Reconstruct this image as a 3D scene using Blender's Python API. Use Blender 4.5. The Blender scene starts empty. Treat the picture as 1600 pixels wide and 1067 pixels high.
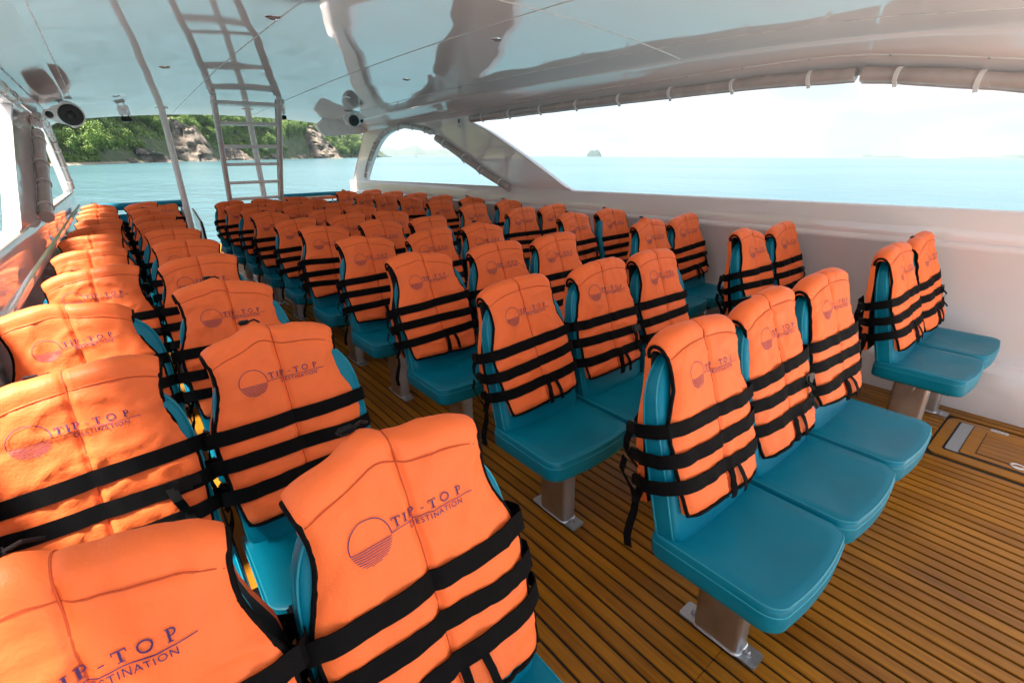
import bpy, bmesh, math, random
from math import sin, cos, pi, radians, sqrt, exp
from mathutils import Vector, Matrix, noise

random.seed(7)
S = bpy.context.scene
COL = S.collection

# ------------------------------------------------------------------ camera
F_PX = 746.13
cam_d = bpy.data.cameras.new('camera')
cam_d.sensor_width = 36.0
cam_d.lens = F_PX / 1600.0 * 36.0
cam_d.clip_start = 0.05
cam_d.clip_end = 20000
cam = bpy.data.objects.new('camera', cam_d)
COL.objects.link(cam)
P_, Y_, R_ = radians(20.7859), radians(38.373), radians(-1.1705)
fw = Vector((sin(Y_) * cos(P_), cos(Y_) * cos(P_), -sin(P_)))
rt = Vector((cos(Y_), -sin(Y_), 0)); up = rt.cross(fw)
r2 = cos(R_) * rt + sin(R_) * up; u2 = -sin(R_) * rt + cos(R_) * up
M = Matrix((r2, u2, -fw)).transposed().to_4x4()
M.translation = Vector((0, 0, 1.5))
cam.matrix_world = M
S.camera = cam

# ------------------------------------------------------------------ light
SUN_EL, SUN_AZ = radians(70), radians(-95)        # azimuth measured from +Y (stern) towards +X
w = bpy.data.worlds.new('World'); S.world = w; w.use_nodes = True
nt = w.node_tree; N = nt.nodes; L = nt.links; N.clear()
out = N.new('ShaderNodeOutputWorld'); bg = N.new('ShaderNodeBackground')
sky = N.new('ShaderNodeTexSky'); sky.sky_type = 'NISHITA'; sky.sun_disc = False
sky.sun_elevation = SUN_EL; sky.sun_rotation = SUN_AZ
sky.air_density = 1.0; sky.dust_density = 1.5; sky.ozone_density = 1.5
tc = N.new('ShaderNodeTexCoord'); mp = N.new('ShaderNodeMapping')
mp.inputs['Scale'].default_value = (1.0, 1.0, 3.2)
nz = N.new('ShaderNodeTexNoise'); nz.inputs['Scale'].default_value = 2.3
nz.inputs['Detail'].default_value = 8; nz.inputs['Roughness'].default_value = 0.55
rp = N.new('ShaderNodeValToRGB')
rp.color_ramp.elements[0].position = 0.30; rp.color_ramp.elements[0].color = (0.45, 0.45, 0.45, 1)
rp.color_ramp.elements[1].position = 0.62; rp.color_ramp.elements[1].color = (1, 1, 1, 1)
mx = N.new('ShaderNodeMix'); mx.data_type = 'RGBA'
nzb = N.new('ShaderNodeTexNoise'); nzb.inputs['Scale'].default_value = 4.2; nzb.inputs['Detail'].default_value = 7
rpb = N.new('ShaderNodeValToRGB'); rpb.color_ramp.elements[0].position = .38; rpb.color_ramp.elements[1].position = .60
rpb.color_ramp.elements[0].color = (.315, .375, .425, 1); rpb.color_ramp.elements[1].color = (.475, .495, .515, 1)
L.new(mp.outputs[0], nzb.inputs['Vector']); L.new(nzb.outputs['Fac'], rpb.inputs['Fac'])
scl = N.new('ShaderNodeVectorMath'); scl.operation = 'SCALE'; scl.inputs['Scale'].default_value = 10.0
L.new(rpb.outputs['Color'], scl.inputs[0]); L.new(scl.outputs[0], mx.inputs[7])
L.new(tc.outputs['Generated'], mp.inputs['Vector']); L.new(mp.outputs[0], nz.inputs['Vector'])
L.new(nz.outputs['Fac'], rp.inputs['Fac']); L.new(rp.outputs['Color'], mx.inputs[0])
L.new(sky.outputs[0], mx.inputs[6]); L.new(mx.outputs[2], bg.inputs['Color'])
bg.inputs['Strength'].default_value = 0.075
L.new(bg.outputs[0], out.inputs['Surface'])
sd = bpy.data.lights.new('sun', 'SUN'); sd.energy = 5.0; sd.angle = radians(10); sd.color = (1, .95, .87)
sun = bpy.data.objects.new('sun', sd); COL.objects.link(sun)
sdir = Vector((sin(SUN_AZ) * cos(SUN_EL), cos(SUN_AZ) * cos(SUN_EL), sin(SUN_EL)))
sun.rotation_euler = sdir.to_track_quat('Z', 'Y').to_euler()
S.view_settings.view_transform = 'Standard'; S.view_settings.look = 'None'
S.view_settings.exposure = 1.84; S.view_settings.gamma = 1.0
S.view_settings.use_curve_mapping = False
S.render.engine = 'CYCLES'
S.cycles.max_bounces = 10; S.cycles.diffuse_bounces = 5; S.cycles.glossy_bounces = 4
S.cycles.transmission_bounces = 4; S.cycles.volume_bounces = 0
S.cycles.use_denoising = True
S.cycles.caustics_reflective = False; S.cycles.caustics_refractive = False

# ------------------------------------------------------------------ materials
MAT = {}
def mat(name, col, rough=.5, metal=0., var=0., vscale=8., bump=0., bscale=40., ior=1.5, coat=0., coatr=.05,
        stretch=None, sheen=0., bdetail=3., spec=None):
    m = bpy.data.materials.new(name); m.use_nodes = True; MAT[name] = m
    t = m.node_tree; b = t.nodes['Principled BSDF']
    b.inputs['Base Color'].default_value = (*col, 1); b.inputs['Roughness'].default_value = rough
    b.inputs['Metallic'].default_value = metal; b.inputs['IOR'].default_value = ior
    b.inputs['Coat Weight'].default_value = coat; b.inputs['Coat Roughness'].default_value = coatr
    b.inputs['Sheen Weight'].default_value = sheen
    if spec is not None: b.inputs['Specular IOR Level'].default_value = spec
    co = t.nodes.new('ShaderNodeTexCoord'); vec = co.outputs['Object']
    if stretch:
        g = t.nodes.new('ShaderNodeMapping'); g.inputs['Scale'].default_value = stretch
        t.links.new(vec, g.inputs['Vector']); vec = g.outputs[0]
    if var:
        n = t.nodes.new('ShaderNodeTexNoise'); n.inputs['Scale'].default_value = vscale; n.inputs['Detail'].default_value = 5
        t.links.new(vec, n.inputs['Vector'])
        r = t.nodes.new('ShaderNodeMapRange'); r.inputs[1].default_value = .3; r.inputs[2].default_value = .7
        r.inputs[3].default_value = 1 - var; r.inputs[4].default_value = 1 + var
        t.links.new(n.outputs['Fac'], r.inputs[0])
        oi = t.nodes.new('ShaderNodeObjectInfo')
        x = t.nodes.new('ShaderNodeMix'); x.data_type = 'RGBA'; x.blend_type = 'MULTIPLY'; x.inputs[0].default_value = 1
        x.inputs[6].default_value = (*col, 1)
        t.links.new(r.outputs[0], x.inputs[7]); t.links.new(x.outputs[2], b.inputs['Base Color'])
        r2_ = t.nodes.new('ShaderNodeMapRange'); r2_.inputs[1].default_value = .3; r2_.inputs[2].default_value = .7
        r2_.inputs[3].default_value = max(0, rough - .08); r2_.inputs[4].default_value = min(1, rough + .08)
        t.links.new(n.outputs['Fac'], r2_.inputs[0]); t.links.new(r2_.outputs[0], b.inputs['Roughness'])
    if bump:
        n = t.nodes.new('ShaderNodeTexNoise'); n.inputs['Scale'].default_value = bscale; n.inputs['Detail'].default_value = bdetail
        t.links.new(vec, n.inputs['Vector'])
        u = t.nodes.new('ShaderNodeBump'); u.inputs['Strength'].default_value = 1; u.inputs['Distance'].default_value = bump
        t.links.new(n.outputs['Fac'], u.inputs['Height']); t.links.new(u.outputs[0], b.inputs['Normal'])
        if coat: t.links.new(u.outputs[0], b.inputs['Coat Normal'])
    return m

mat('gelcoat', (.84, .775, .76), .05, bump=.003, bscale=1.3, ior=1.75)
mat('ceiling_gloss', (.86, .84, .84), .03, bump=.011, bscale=1.1, ior=2.1, bdetail=.6)
mat('white_paint', (.82, .81, .80), .3, var=.03, vscale=6)
mat('orange', (.95, .178, .042), .55, var=.07, vscale=5, bump=.0010, bscale=150, spec=.3)
mat('orange_edge', (.85, .15, .03), .6)
mat('webbing', (.0035, .0035, .004), .75, var=.2, vscale=60, bump=.0006, bscale=500, spec=.10)
mat('lining', (.015, .015, .017), .65, bump=.002, bscale=40)
mat('black_plastic', (.006, .006, .007), .4, spec=.25)
mat('ink', (.055, .018, .12), .7)
mat('thread', (.50, .07, .012), .8)
mat('teal_vinyl', (.0, .188, .285), .38, var=.08, vscale=5, bump=.0028, bscale=11, spec=.22)
mat('teal_seam_highlight', (.01, .29, .40), .5)  # lighter than the vinyl: light caught on the stitched edge, put into the colour
mat('steel', (.50, .50, .51), .42, metal=1, var=.12, vscale=14, bump=.0004, bscale=60)
mat('galvanised', (.60, .61, .62), .42, metal=1, var=.15, vscale=30, bump=.0008, bscale=80)
mat('weld', (.75, .75, .76), .3, metal=1, bump=.003, bscale=160)
mat('dark_metal', (.02, .02, .022), .4)
mat('caulk', (.012, .011, .010), .7)
mat('clear_curtain', (.50, .43, .40), .22, var=.1, vscale=9, bump=.003, bscale=12, coat=.3)
mat('curtain_strap', (.80, .77, .75), .6)
mat('chrome', (.8, .8, .8), .12, metal=1)
mat('speaker_cone', (.012, .012, .012), .5)
mat('grey_plastic', (.35, .36, .37), .45)

# teak: grain along the plank with a different tone for each plank
m = bpy.data.materials.new('teak'); m.use_nodes = True; MAT['teak'] = m
t = m.node_tree; b = t.nodes['Principled BSDF']; b.inputs['Roughness'].default_value = .42; b.inputs['Specular IOR Level'].default_value = .35
co = t.nodes.new('ShaderNodeTexCoord'); ge = t.nodes.new('ShaderNodeNewGeometry')
mp = t.nodes.new('ShaderNodeMapping'); mp.inputs['Scale'].default_value = (40, 1.6, 40)
n1 = t.nodes.new('ShaderNodeTexNoise'); n1.inputs['Scale'].default_value = 3; n1.inputs['Detail'].default_value = 6
n2 = t.nodes.new('ShaderNodeTexNoise'); n2.inputs['Scale'].default_value = 3.2; n2.inputs['Detail'].default_value = 6
oi = t.nodes.new('ShaderNodeObjectInfo')
t.links.new(ge.outputs['Position'], mp.inputs['Vector']); t.links.new(mp.outputs[0], n1.inputs['Vector'])
t.links.new(ge.outputs['Position'], n2.inputs['Vector'])
cr = t.nodes.new('ShaderNodeValToRGB')
cr.color_ramp.elements[0].position = .3; cr.color_ramp.elements[0].color = (.20, .066, .003, 1)
cr.color_ramp.elements[1].position = .72; cr.color_ramp.elements[1].color = (.50, .20, .010, 1)
ad = t.nodes.new('ShaderNodeMath'); ad.operation = 'MULTIPLY_ADD'; ad.inputs[1].default_value = .5; 
ad2 = t.nodes.new('ShaderNodeMath'); ad2.operation = 'MULTIPLY_ADD'; ad2.inputs[1].default_value = .45
ad3 = t.nodes.new('ShaderNodeMath'); ad3.operation = 'MULTIPLY_ADD'; ad3.inputs[1].default_value = .17; ad3.inputs[2].default_value = -.055
t.links.new(oi.outputs['Random'], ad3.inputs[0]); t.links.new(ad3.outputs[0], ad2.inputs[2])
t.links.new(n2.outputs['Fac'], ad2.inputs[0]); t.links.new(ad2.outputs[0], ad.inputs[2]); t.links.new(n1.outputs['Fac'], ad.inputs[0])
t.links.new(ad.outputs[0], cr.inputs['Fac']); t.links.new(cr.outputs['Color'], b.inputs['Base Color'])
rr = t.nodes.new('ShaderNodeMapRange'); rr.inputs[1].default_value = .35; rr.inputs[2].default_value = .65
rr.inputs[3].default_value = .28; rr.inputs[4].default_value = .55
t.links.new(n2.outputs['Fac'], rr.inputs[0]); t.links.new(rr.outputs[0], b.inputs['Roughness'])
bu = t.nodes.new('ShaderNodeBump'); bu.inputs['Distance'].default_value = .0008
t.links.new(n1.outputs['Fac'], bu.inputs['Height']); t.links.new(bu.outputs[0], b.inputs['Normal'])

# sea
m = bpy.data.materials.new('sea'); m.use_nodes = True; MAT['sea'] = m
t = m.node_tree; b = t.nodes['Principled BSDF']; b.inputs['Roughness'].default_value = .2; b.inputs['IOR'].default_value = 1.22
ge = t.nodes.new('ShaderNodeNewGeometry')
hs = []
for sc, dist, st in ((.35, .55, (1, .55, 1)), (1.5, .22, (1, .6, 1)), (6, .04, (1, .7, 1)), (.06, .5, (1, .5, 1))):
    mp = t.nodes.new('ShaderNodeMapping'); mp.inputs['Scale'].default_value = st; mp.inputs['Rotation'].default_value = (0, 0, .5)
    n = t.nodes.new('ShaderNodeTexNoise'); n.inputs['Scale'].default_value = sc; n.inputs['Detail'].default_value = 4
    t.links.new(ge.outputs['Position'], mp.inputs['Vector']); t.links.new(mp.outputs[0], n.inputs['Vector'])
    mu = t.nodes.new('ShaderNodeMath'); mu.operation = 'MULTIPLY'; mu.inputs[1].default_value = dist
    t.links.new(n.outputs['Fac'], mu.inputs[0]); hs.append(mu)
prev = hs[0].outputs[0]
for h in hs[1:]:
    a = t.nodes.new('ShaderNodeMath'); a.operation = 'ADD'; t.links.new(prev, a.inputs[0]); t.links.new(h.outputs[0], a.inputs[1]); prev = a.outputs[0]
bu = t.nodes.new('ShaderNodeBump'); bu.inputs['Distance'].default_value = 1.0; bu.inputs['Strength'].default_value = .8
t.links.new(prev, bu.inputs['Height']); t.links.new(bu.outputs[0], b.inputs['Normal'])
n = t.nodes.new('ShaderNodeTexNoise'); n.inputs['Scale'].default_value = .012; n.inputs['Detail'].default_value = 4
t.links.new(ge.outputs['Position'], n.inputs['Vector'])
cr = t.nodes.new('ShaderNodeValToRGB')
cr.color_ramp.elements[0].position = .35; cr.color_ramp.elements[0].color = (.052, .118, .138, 1)
cr.color_ramp.elements[1].position = .68; cr.color_ramp.elements[1].color = (.085, .175, .195, 1)
t.links.new(n.outputs['Fac'], cr.inputs['Fac']); t.links.new(cr.outputs['Color'], b.inputs['Base Color'])

def ramp_mat(name, c0, c1, scale, rough=.8, bump=0., p0=.35, p1=.65, c2=None, rnd=0.):
    m = bpy.data.materials.new(name); m.use_nodes = True; MAT[name] = m
    t = m.node_tree; b = t.nodes['Principled BSDF']; b.inputs['Roughness'].default_value = rough
    ge = t.nodes.new('ShaderNodeNewGeometry')
    n = t.nodes.new('ShaderNodeTexNoise'); n.inputs['Scale'].default_value = scale; n.inputs['Detail'].default_value = 8
    n.inputs['Roughness'].default_value = .6
    t.links.new(ge.outputs['Position'], n.inputs['Vector'])
    cr = t.nodes.new('ShaderNodeValToRGB'); e = cr.color_ramp.elements
    e[0].position = p0; e[0].color = (*c0, 1); e[1].position = p1; e[1].color = (*c1, 1)
    if c2: x = e.new(.5 * (p0 + p1)); x.color = (*c2, 1)
    src = n.outputs['Fac']
    if rnd:
        oi = t.nodes.new('ShaderNodeObjectInfo'); a = t.nodes.new('ShaderNodeMath'); a.operation = 'MULTIPLY_ADD'
        a.inputs[1].default_value = rnd; t.links.new(oi.outputs['Random'], a.inputs[0]); t.links.new(src, a.inputs[2])
        s_ = t.nodes.new('ShaderNodeMath'); s_.operation = 'SUBTRACT'; s_.inputs[1].default_value = rnd / 2
        t.links.new(a.outputs[0], s_.inputs[0]); src = s_.outputs[0]
    t.links.new(src, cr.inputs['Fac']); t.links.new(cr.outputs['Color'], b.inputs['Base Color'])
    if bump:
        u = t.nodes.new('ShaderNodeBump'); u.inputs['Distance'].default_value = bump
        t.links.new(n.outputs['Fac'], u.inputs['Height']); t.links.new(u.outputs[0], b.inputs['Normal'])
    return m
ramp_mat('rock', (.055, .045, .036), (.26, .205, .155), .30, bump=.8, c2=(.145, .112, .083))
ramp_mat('sand', (.26, .21, .14), (.38, .32, .23), .3)
ramp_mat('hill_soil', (.03, .055, .015), (.10, .11, .04), .3, bump=.3)
ramp_mat('leaf', (.04, .10, .012), (.20, .30, .04), .45, rough=.55, rnd=.35, p0=.25, p1=.75)
ramp_mat('bark', (.07, .05, .035), (.16, .12, .09), 2)
ramp_mat('far_hill', (.04, .07, .04), (.10, .12, .07), .01)
ramp_mat('islet_rock', (.015, .045, .035), (.05, .075, .06), .12)

# ------------------------------------------------------------------ mesh helpers
class MB:
    def __init__(s): s.v = []; s.f = []; s.mi = []
    def add(s, vs, fs, mi=0):
        o = len(s.v); s.v += [tuple(p) for p in vs]; s.f += [tuple(i + o for i in q) for q in fs]; s.mi += [mi] * len(fs)
    def box(s, c, d, mi=0, rot=None):
        vs = []
        for i in range(8):
            p = Vector(((i & 1) - .5, ((i >> 1) & 1) - .5, ((i >> 2) & 1) - .5))
            p = Vector((p.x * d[0], p.y * d[1], p.z * d[2]))
            if rot: p = rot @ p
            vs.append(p + Vector(c))
        s.add(vs, [(0, 2, 3, 1), (4, 5, 7, 6), (0, 1, 5, 4), (2, 6, 7, 3), (0, 4, 6, 2), (1, 3, 7, 5)], mi)
    def bbox(s, c, d, r=.006, mi=0):
        # box with chamfered edges
        bm = bmesh.new(); bmesh.ops.create_cube(bm, size=1)
        for v in bm.verts: v.co = Vector((v.co.x * d[0], v.co.y * d[1], v.co.z * d[2])) + Vector(c)
        bmesh.ops.bevel(bm, geom=bm.edges[:], offset=r, segments=2, affect='EDGES')
        bm.verts.index_update(); s.add([v.co for v in bm.verts], [[v.index for v in f.verts] for f in bm.faces], mi); bm.free()
    def tube(s, pts, r, n=10, mi=0, cap=True, closed=False):
        pts = [Vector(p) for p in pts]; rs = r if isinstance(r, (list, tuple)) else [r] * len(pts)
        vs = []; fs = []; prevn = None; m_ = len(pts)
        for i, p in enumerate(pts):
            if closed: d = pts[(i + 1) % m_] - pts[i - 1]
            else: d = pts[min(i + 1, m_ - 1)] - pts[max(i - 1, 0)]
            d.normalize()
            if prevn is None: a = d.orthogonal().normalized()
            else:
                a = prevn - d * prevn.dot(d)
                a = a.normalized() if a.length > 1e-6 else d.orthogonal().normalized()
            prevn = a; bb = d.cross(a)
            for k in range(n):
                th = 2 * pi * k / n; vs.append(p + rs[i] * (cos(th) * a + sin(th) * bb))
        for i in range(m_ if closed else m_ - 1):
            for k in range(n):
                j = (i + 1) % m_
                fs.append((i * n + k, i * n + (k + 1) % n, j * n + (k + 1) % n, j * n + k))
        if cap and not closed:
            fs.append(tuple(range(n))[::-1]); fs.append(tuple((m_ - 1) * n + k for k in range(n)))
        s.add(vs, fs, mi)
    def grid(s, rows, mi=0, closed=False, flip=False):
        nr = len(rows); nc = len(rows[0]); vs = [p for r in rows for p in r]; fs = []
        for i in range(nr - 1):
            for j in range(nc if closed else nc - 1):
                k = (j + 1) % nc
                q = (i * nc + j, i * nc + k, (i + 1) * nc + k, (i + 1) * nc + j)
                fs.append(q[::-1] if flip else q)
        s.add(vs, fs, mi)
    def loft(s, rings, mi=0, cap0=True, cap1=True):
        nc = len(rings[0]); o = len(s.v)
        s.grid(rings, mi, closed=True)
        if cap0: s.f.append(tuple(o + k for k in range(nc))[::-1]); s.mi.append(mi)
        if cap1: s.f.append(tuple(o + (len(rings) - 1) * nc + k for k in range(nc))); s.mi.append(mi)
    def ribbon(s, pts, wdirs, width, thick, mi=0):
        # flat strap following pts; wdirs: width direction at each point
        rings = []
        n = len(pts)
        for i in range(n):
            d = (Vector(pts[min(i + 1, n - 1)]) - Vector(pts[max(i - 1, 0)])).normalized()
            wv = Vector(wdirs[i] if isinstance(wdirs, list) else wdirs).normalized(); nn = d.cross(wv).normalized()
            p = Vector(pts[i]); h = wv * width / 2; k = nn * thick / 2
            rings.append([p - h - k, p + h - k, p + h + k, p - h + k])
        s.loft(rings, mi)
    def lathe(s, c, prof, n=24, axis='Z', mi=0):
        rows = []
        for r, h in prof:
            row = []
            for k in range(n):
                th = 2 * pi * k / n
                p = {'Z': (r * cos(th), r * sin(th), h), 'Y': (r * cos(th), h, r * sin(th)), 'X': (h, r * cos(th), r * sin(th))}[axis]
                row.append(Vector(c) + Vector(p))
            rows.append(row)
        s.loft(rows, mi)
    def mesh(s, name, mats, smooth=True, angle=40):
        me = bpy.data.meshes.new(name); me.from_pydata([tuple(v) for v in s.v], [], s.f)
        for x in (mats if isinstance(mats, (list, tuple)) else [mats]): me.materials.append(MAT[x])
        me.polygons.foreach_set('material_index', s.mi)
        bm = bmesh.new(); bm.from_mesh(me); bmesh.ops.recalc_face_normals(bm, faces=bm.faces[:])
        if smooth:
            ca = radians(angle)
            for f in bm.faces: f.smooth = True
            for e in bm.edges:
                if len(e.link_faces) == 2 and e.calc_face_angle(0) > ca: e.smooth = False
        bm.to_mesh(me); bm.free()
        return me
    def build(s, name, mats, parent=None, smooth=True, angle=40):
        return inst(name, s.mesh(name, mats, smooth, angle), parent)

def inst(name, me, parent=None, loc=(0, 0, 0)):
    o = bpy.data.objects.new(name, me); COL.objects.link(o); o.parent = parent; o.location = loc
    return o
def empty(name, loc=(0, 0, 0)):
    o = bpy.data.objects.new(name, None); COL.objects.link(o); o.location = loc; o.empty_display_size = .1
    return o
def tag(o, label=None, cat=None, group=None, kind=None):
    if label: o['label'] = label
    if cat: o['category'] = cat
    if group: o['group'] = group
    if kind: o['kind'] = kind
    return o
def copy_tree(o, parent=None):
    c = o.copy(); COL.objects.link(c); c.parent = parent
    for ch in o.children: copy_tree(ch, c)
    return c
def lerp_tab(tab, x):
    if x <= tab[0][0]: return tab[0][1]
    for (a, u), (b_, v) in zip(tab, tab[1:]):
        if x <= b_:
            k = (x - a) / (b_ - a); k = k * k * (3 - 2 * k) if False else k
            return u + (v - u) * k
    return tab[-1][1]
def smooth_tab(tab, x):
    # Catmull-Rom through a table
    if x <= tab[0][0]: return tab[0][1]
    if x >= tab[-1][0]: return tab[-1][1]
    for i in range(len(tab) - 1):
        if x <= tab[i + 1][0]:
            x0, y0 = tab[i]; x1, y1 = tab[i + 1]; t_ = (x - x0) / (x1 - x0)
            m0 = (y1 - tab[i - 1][1]) / (x1 - tab[i - 1][0]) if i else (y1 - y0) / (x1 - x0)
            m1 = (tab[i + 2][1] - y0) / (tab[i + 2][0] - x0) if i + 2 < len(tab) else (y1 - y0) / (x1 - x0)
            h = x1 - x0
            return ((2 * t_**3 - 3 * t_**2 + 1) * y0 + (t_**3 - 2 * t_**2 + t_) * h * m0 + (-2 * t_**3 + 3 * t_**2) * y1 + (t_**3 - t_**2) * h * m1)

# ------------------------------------------------------------------ sea (the boat lies a little out of level)
def sea_z(x, y): return -0.9 - .014 * x + .021 * y
mb = MB(); R0 = 6500
rad = [0, 15, 40, 100, 250, 600, 1500, R0]
rows = [[(r * cos(2 * pi * k / 48), r * sin(2 * pi * k / 48), sea_z(r * cos(2 * pi * k / 48), r * sin(2 * pi * k / 48))) for k in range(48)] for r in rad[1:]]
mb.grid(rows, closed=True); o0 = len(mb.v); mb.v.append((0, 0, sea_z(0, 0)))
for k in range(48): mb.f.append((o0, k, (k + 1) % 48)); mb.mi.append(0)
tag(mb.build('sea', 'sea'), kind='structure')

# ------------------------------------------------------------------ boat shell
CX = 1.75
PITCH, ROW0 = .7775, .25
Y0, Y1 = -2.6, 10.3
RY0 = -.48          # roof cut short out of view to let daylight in, bow left open
# deck
mb = MB(); mb.box((CX, (Y0 + 11.6) / 2, -.06), (4.44, 11.6 - Y0, .112)); deck = mb.build('deck', 'caulk', smooth=False)
tag(deck, kind='structure')
PW = .0545
def plank_mesh(y0, y1):
    b_ = MB(); b_.bbox((0, (y0 + y1) / 2, .0), (PW - .0098, y1 - y0, .008), .0018); return b_.mesh('plank', 'teak')
pm1 = plank_mesh(-1.3, .4435); pm2 = plank_mesh(.4445, 6.10); pm3 = plank_mesh(6.103, 11.55)
k0 = math.ceil((-.44 - 1.2265) / PW)
HX0, HX1, HY0, HY1 = 3.085, 3.625, -.62, .335
for k in range(k0, 200):
    x = 1.2265 + k * PW
    if x > 3.80: break
    for pm in (pm1, pm2, pm3):
        if pm is pm1 and HX0 - .02 < x < HX1 + .02: continue
        inst('plank', pm, deck, (x, 0, 0))
# planks next to the hatch stop at its frame
pa = plank_mesh(HY1 + .012, .4435); pb = plank_mesh(-1.3, HY0 - .012)
for k in range(k0, 200):
    x = 1.2265 + k * PW
    if HX0 - .02 < x < HX1 + .02:
        inst('plank', pa, deck, (x, 0, 0)); inst('plank', pb, deck, (x, 0, 0))

mb = MB(); mb.bbox((CX, -4.2, -.05), (4.3, 5.75, .12), .02); tag(mb.build('bow_bounce_deck', 'white_paint'), kind='structure')  # unseen white deck added behind the camera to bounce sunlight inside
# hatch in the deck
def rrect(x0, x1, y0, y1, r, z, n=6):
    pts = []
    for cx_, cy_, a0 in ((x1 - r, y1 - r, 0), (x0 + r, y1 - r, pi / 2), (x0 + r, y0 + r, pi), (x1 - r, y0 + r, 1.5 * pi)):
        for i in range(n + 1):
            a = a0 + pi / 2 * i / n; pts.append((cx_ + r * cos(a), cy_ + r * sin(a), z))
    return pts
def slab(x0, x1, y0, y1, r, z0, z1):
    b_ = MB(); b_.loft([rrect(x0, x1, y0, y1, r, z0), rrect(x0, x1, y0, y1, r, z1)]); return b_
h = empty('deck_hatch', (0, 0, 0))
tag(h, 'teak deck hatch with black outlines and steel latch, beside the side wall', 'hatch')
slab(HX0, HX1, HY0, HY1, .05, -.003, .0055).build('border', 'teak', h)
slab(HX0 + .075, HX1 - .035, HY0 + .05, HY1 - .05, .02, .0045, .0075).build('gasket', 'caulk', h)
slab(HX0 + .085, HX1 - .045, HY0 + .06, HY1 - .06, .015, .0065, .0095).build('lid', 'grey_plastic', h)
slab(HX0 + .085, HX1 - .053, HY0 + .06, HY1 - .115, .01, .0085, .0115).build('lid_edge', 'caulk', h)
slab(HX0 + .089, HX1 - .057, HY0 + .064, HY1 - .119, .01, .0105, .0135).build('lid_panel', 'teak', h)
slab(HX0 + .13, HX1 - .10, HY0 + .1, HY1 - .175, .004, .0125, .0145).build('inlay_outline', 'caulk', h)
for i in range(6):
    xx = HX0 + .134 + i * .0508
    slab(xx, xx + .0475, HY0 + .104, HY1 - .179, .002, .0135, .0165).build('plank', 'teak', h)
mb = MB(); mb.bbox((HX1 - .048, .115, .0135), (.03, .075, .012), .003); mb.bbox((HX1 - .056, .115, .021), (.012, .05, .006), .002)
mb.build('latch', 'chrome', h)
mb = MB(); mb.lathe((HX0 + .135, .0, .013), [(.03, 0), (.03, .004), (.024, .006), (.018, .003), (.006, .003)], 20); mb.build('lift_ring', 'chrome', h)

# heights of the roof
ZY = [(-2.6, 1.98), (-1, 2.06), (0, 2.12), (.5, 2.165), (1.0, 2.235), (1.7, 2.285), (2.7, 2.325), (4, 2.35), (5.5, 2.36), (7.3, 2.345), (10, 2.30), (10.4, 2.29)]
def zy(y): return smooth_tab(ZY, y)
def ceil_z(x, y): return zy(y) - .12 * ((x - CX) / 1.9) ** 2
ZH = [(-2.6, 1.60), (-1, 1.70), (0, 1.76), (.5, 1.835), (1.0, 1.93), (1.4, 1.985), (2, 2.005), (4, 2.02), (10.4, 2.02)]
def zh(y): return smooth_tab(ZH, y)        # top edge of the big side window
# ceiling
ys = [RY0 + i * (10.0 - RY0) / 70 for i in range(71)]
mb = MB(); rows = []
for y in ys: rows.append([(CX + s_ * 1.9, y, ceil_z(CX + s_ * 1.9, y)) for s_ in [-1 + i / 12 for i in range(25)]])
mb.grid(rows)
top = [[(CX + s_ * 2.2, y, ceil_z(CX + s_ * 1.9, y) + .12 - .1 * abs(s_) ** 6) for s_ in [-1 + i / 12 for i in range(25)]] for y in ys]
mb.grid(top, flip=True)
mb.grid([rows[-1], top[-1]]); mb.grid([rows[0], top[0]], flip=True)
ceiling = mb.build('ceiling', 'ceiling_gloss'); tag(ceiling, kind='structure')
for xs in (-.10, 1.04, 2.19, 3.33):
    b_ = MB(); b_.ribbon([(xs, y, ceil_z(xs, y) - .0015) for y in ys[::2]], (1, 0, 0), .007, .003); b_.build('joint_strip', 'white_paint', ceiling, smooth=False)
for yy in (2.45,):
    b_ = MB(); b_.ribbon([(CX + s_ * 1.89, yy, ceil_z(CX + s_ * 1.89, yy) - .0015) for s_ in [-1 + i / 10 for i in range(21)]], (0, 1, 0), .007, .003); b_.build('joint_strip', 'white_paint', ceiling, smooth=False)
# recessed downlights
for i, (x, y) in enumerate(((.62, 5.6), (1.0, 3.5), (2.45, 3.2), (2.75, 5.2), (2.75, 6.9), (.3, 7.6))):
    z = ceil_z(x, y); e = empty('ceiling_light', (x, y, z))
    tag(e, 'small round unlit downlight set flush in the glossy white ceiling', 'ceiling light', 'downlights in the ceiling')
    b_ = MB(); b_.lathe((0, 0, 0), [(.045, .002), (.045, -.004), (.036, -.007), (.034, -.003)], 20); b_.build('rim', 'chrome', e)
    b_ = MB(); b_.lathe((0, 0, 0), [(.034, -.002), (.033, -.004), (.0, -.0045)], 20); b_.build('lens', 'grey_plastic', e)

# side walls: bulwark, upper panel with two openings, soffit
BUL = [(2.02, -.01), (2.02, .272), (2.03, .285), (2.135, .292), (2.168, .300), (2.175, .33), (2.176, .6), (2.180, .925), (2.170, .938), (2.166, .955), (2.172, .972), (2.192, .985), (2.197, 1.16),
       (2.206, 1.172), (2.22, 1.178), (2.30, 1.17), (2.31, 1.15), (2.33, .0), (2.0, -.9)]
ARCH = [(9.48, 1.215), (9.36, 1.33), (9.23, 1.46), (9.02, 1.62), (8.79, 1.775), (8.48, 1.92), (8.08, 2.0), (7.61, 2.025), (7.1, 1.965), (6.73, 1.87), (6.38, 1.745), (5.75, 1.485), (5.32, 1.315), (5.0, 1.2), (5.1, 1.18), (9.44, 1.18)]
AFT = [(10.33, .95), (10.22, 1.1), (10.11, 1.22), (9.83, 1.52), (9.55, 1.79), (9.38, 2.0), (9.36, 2.08)]
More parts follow.
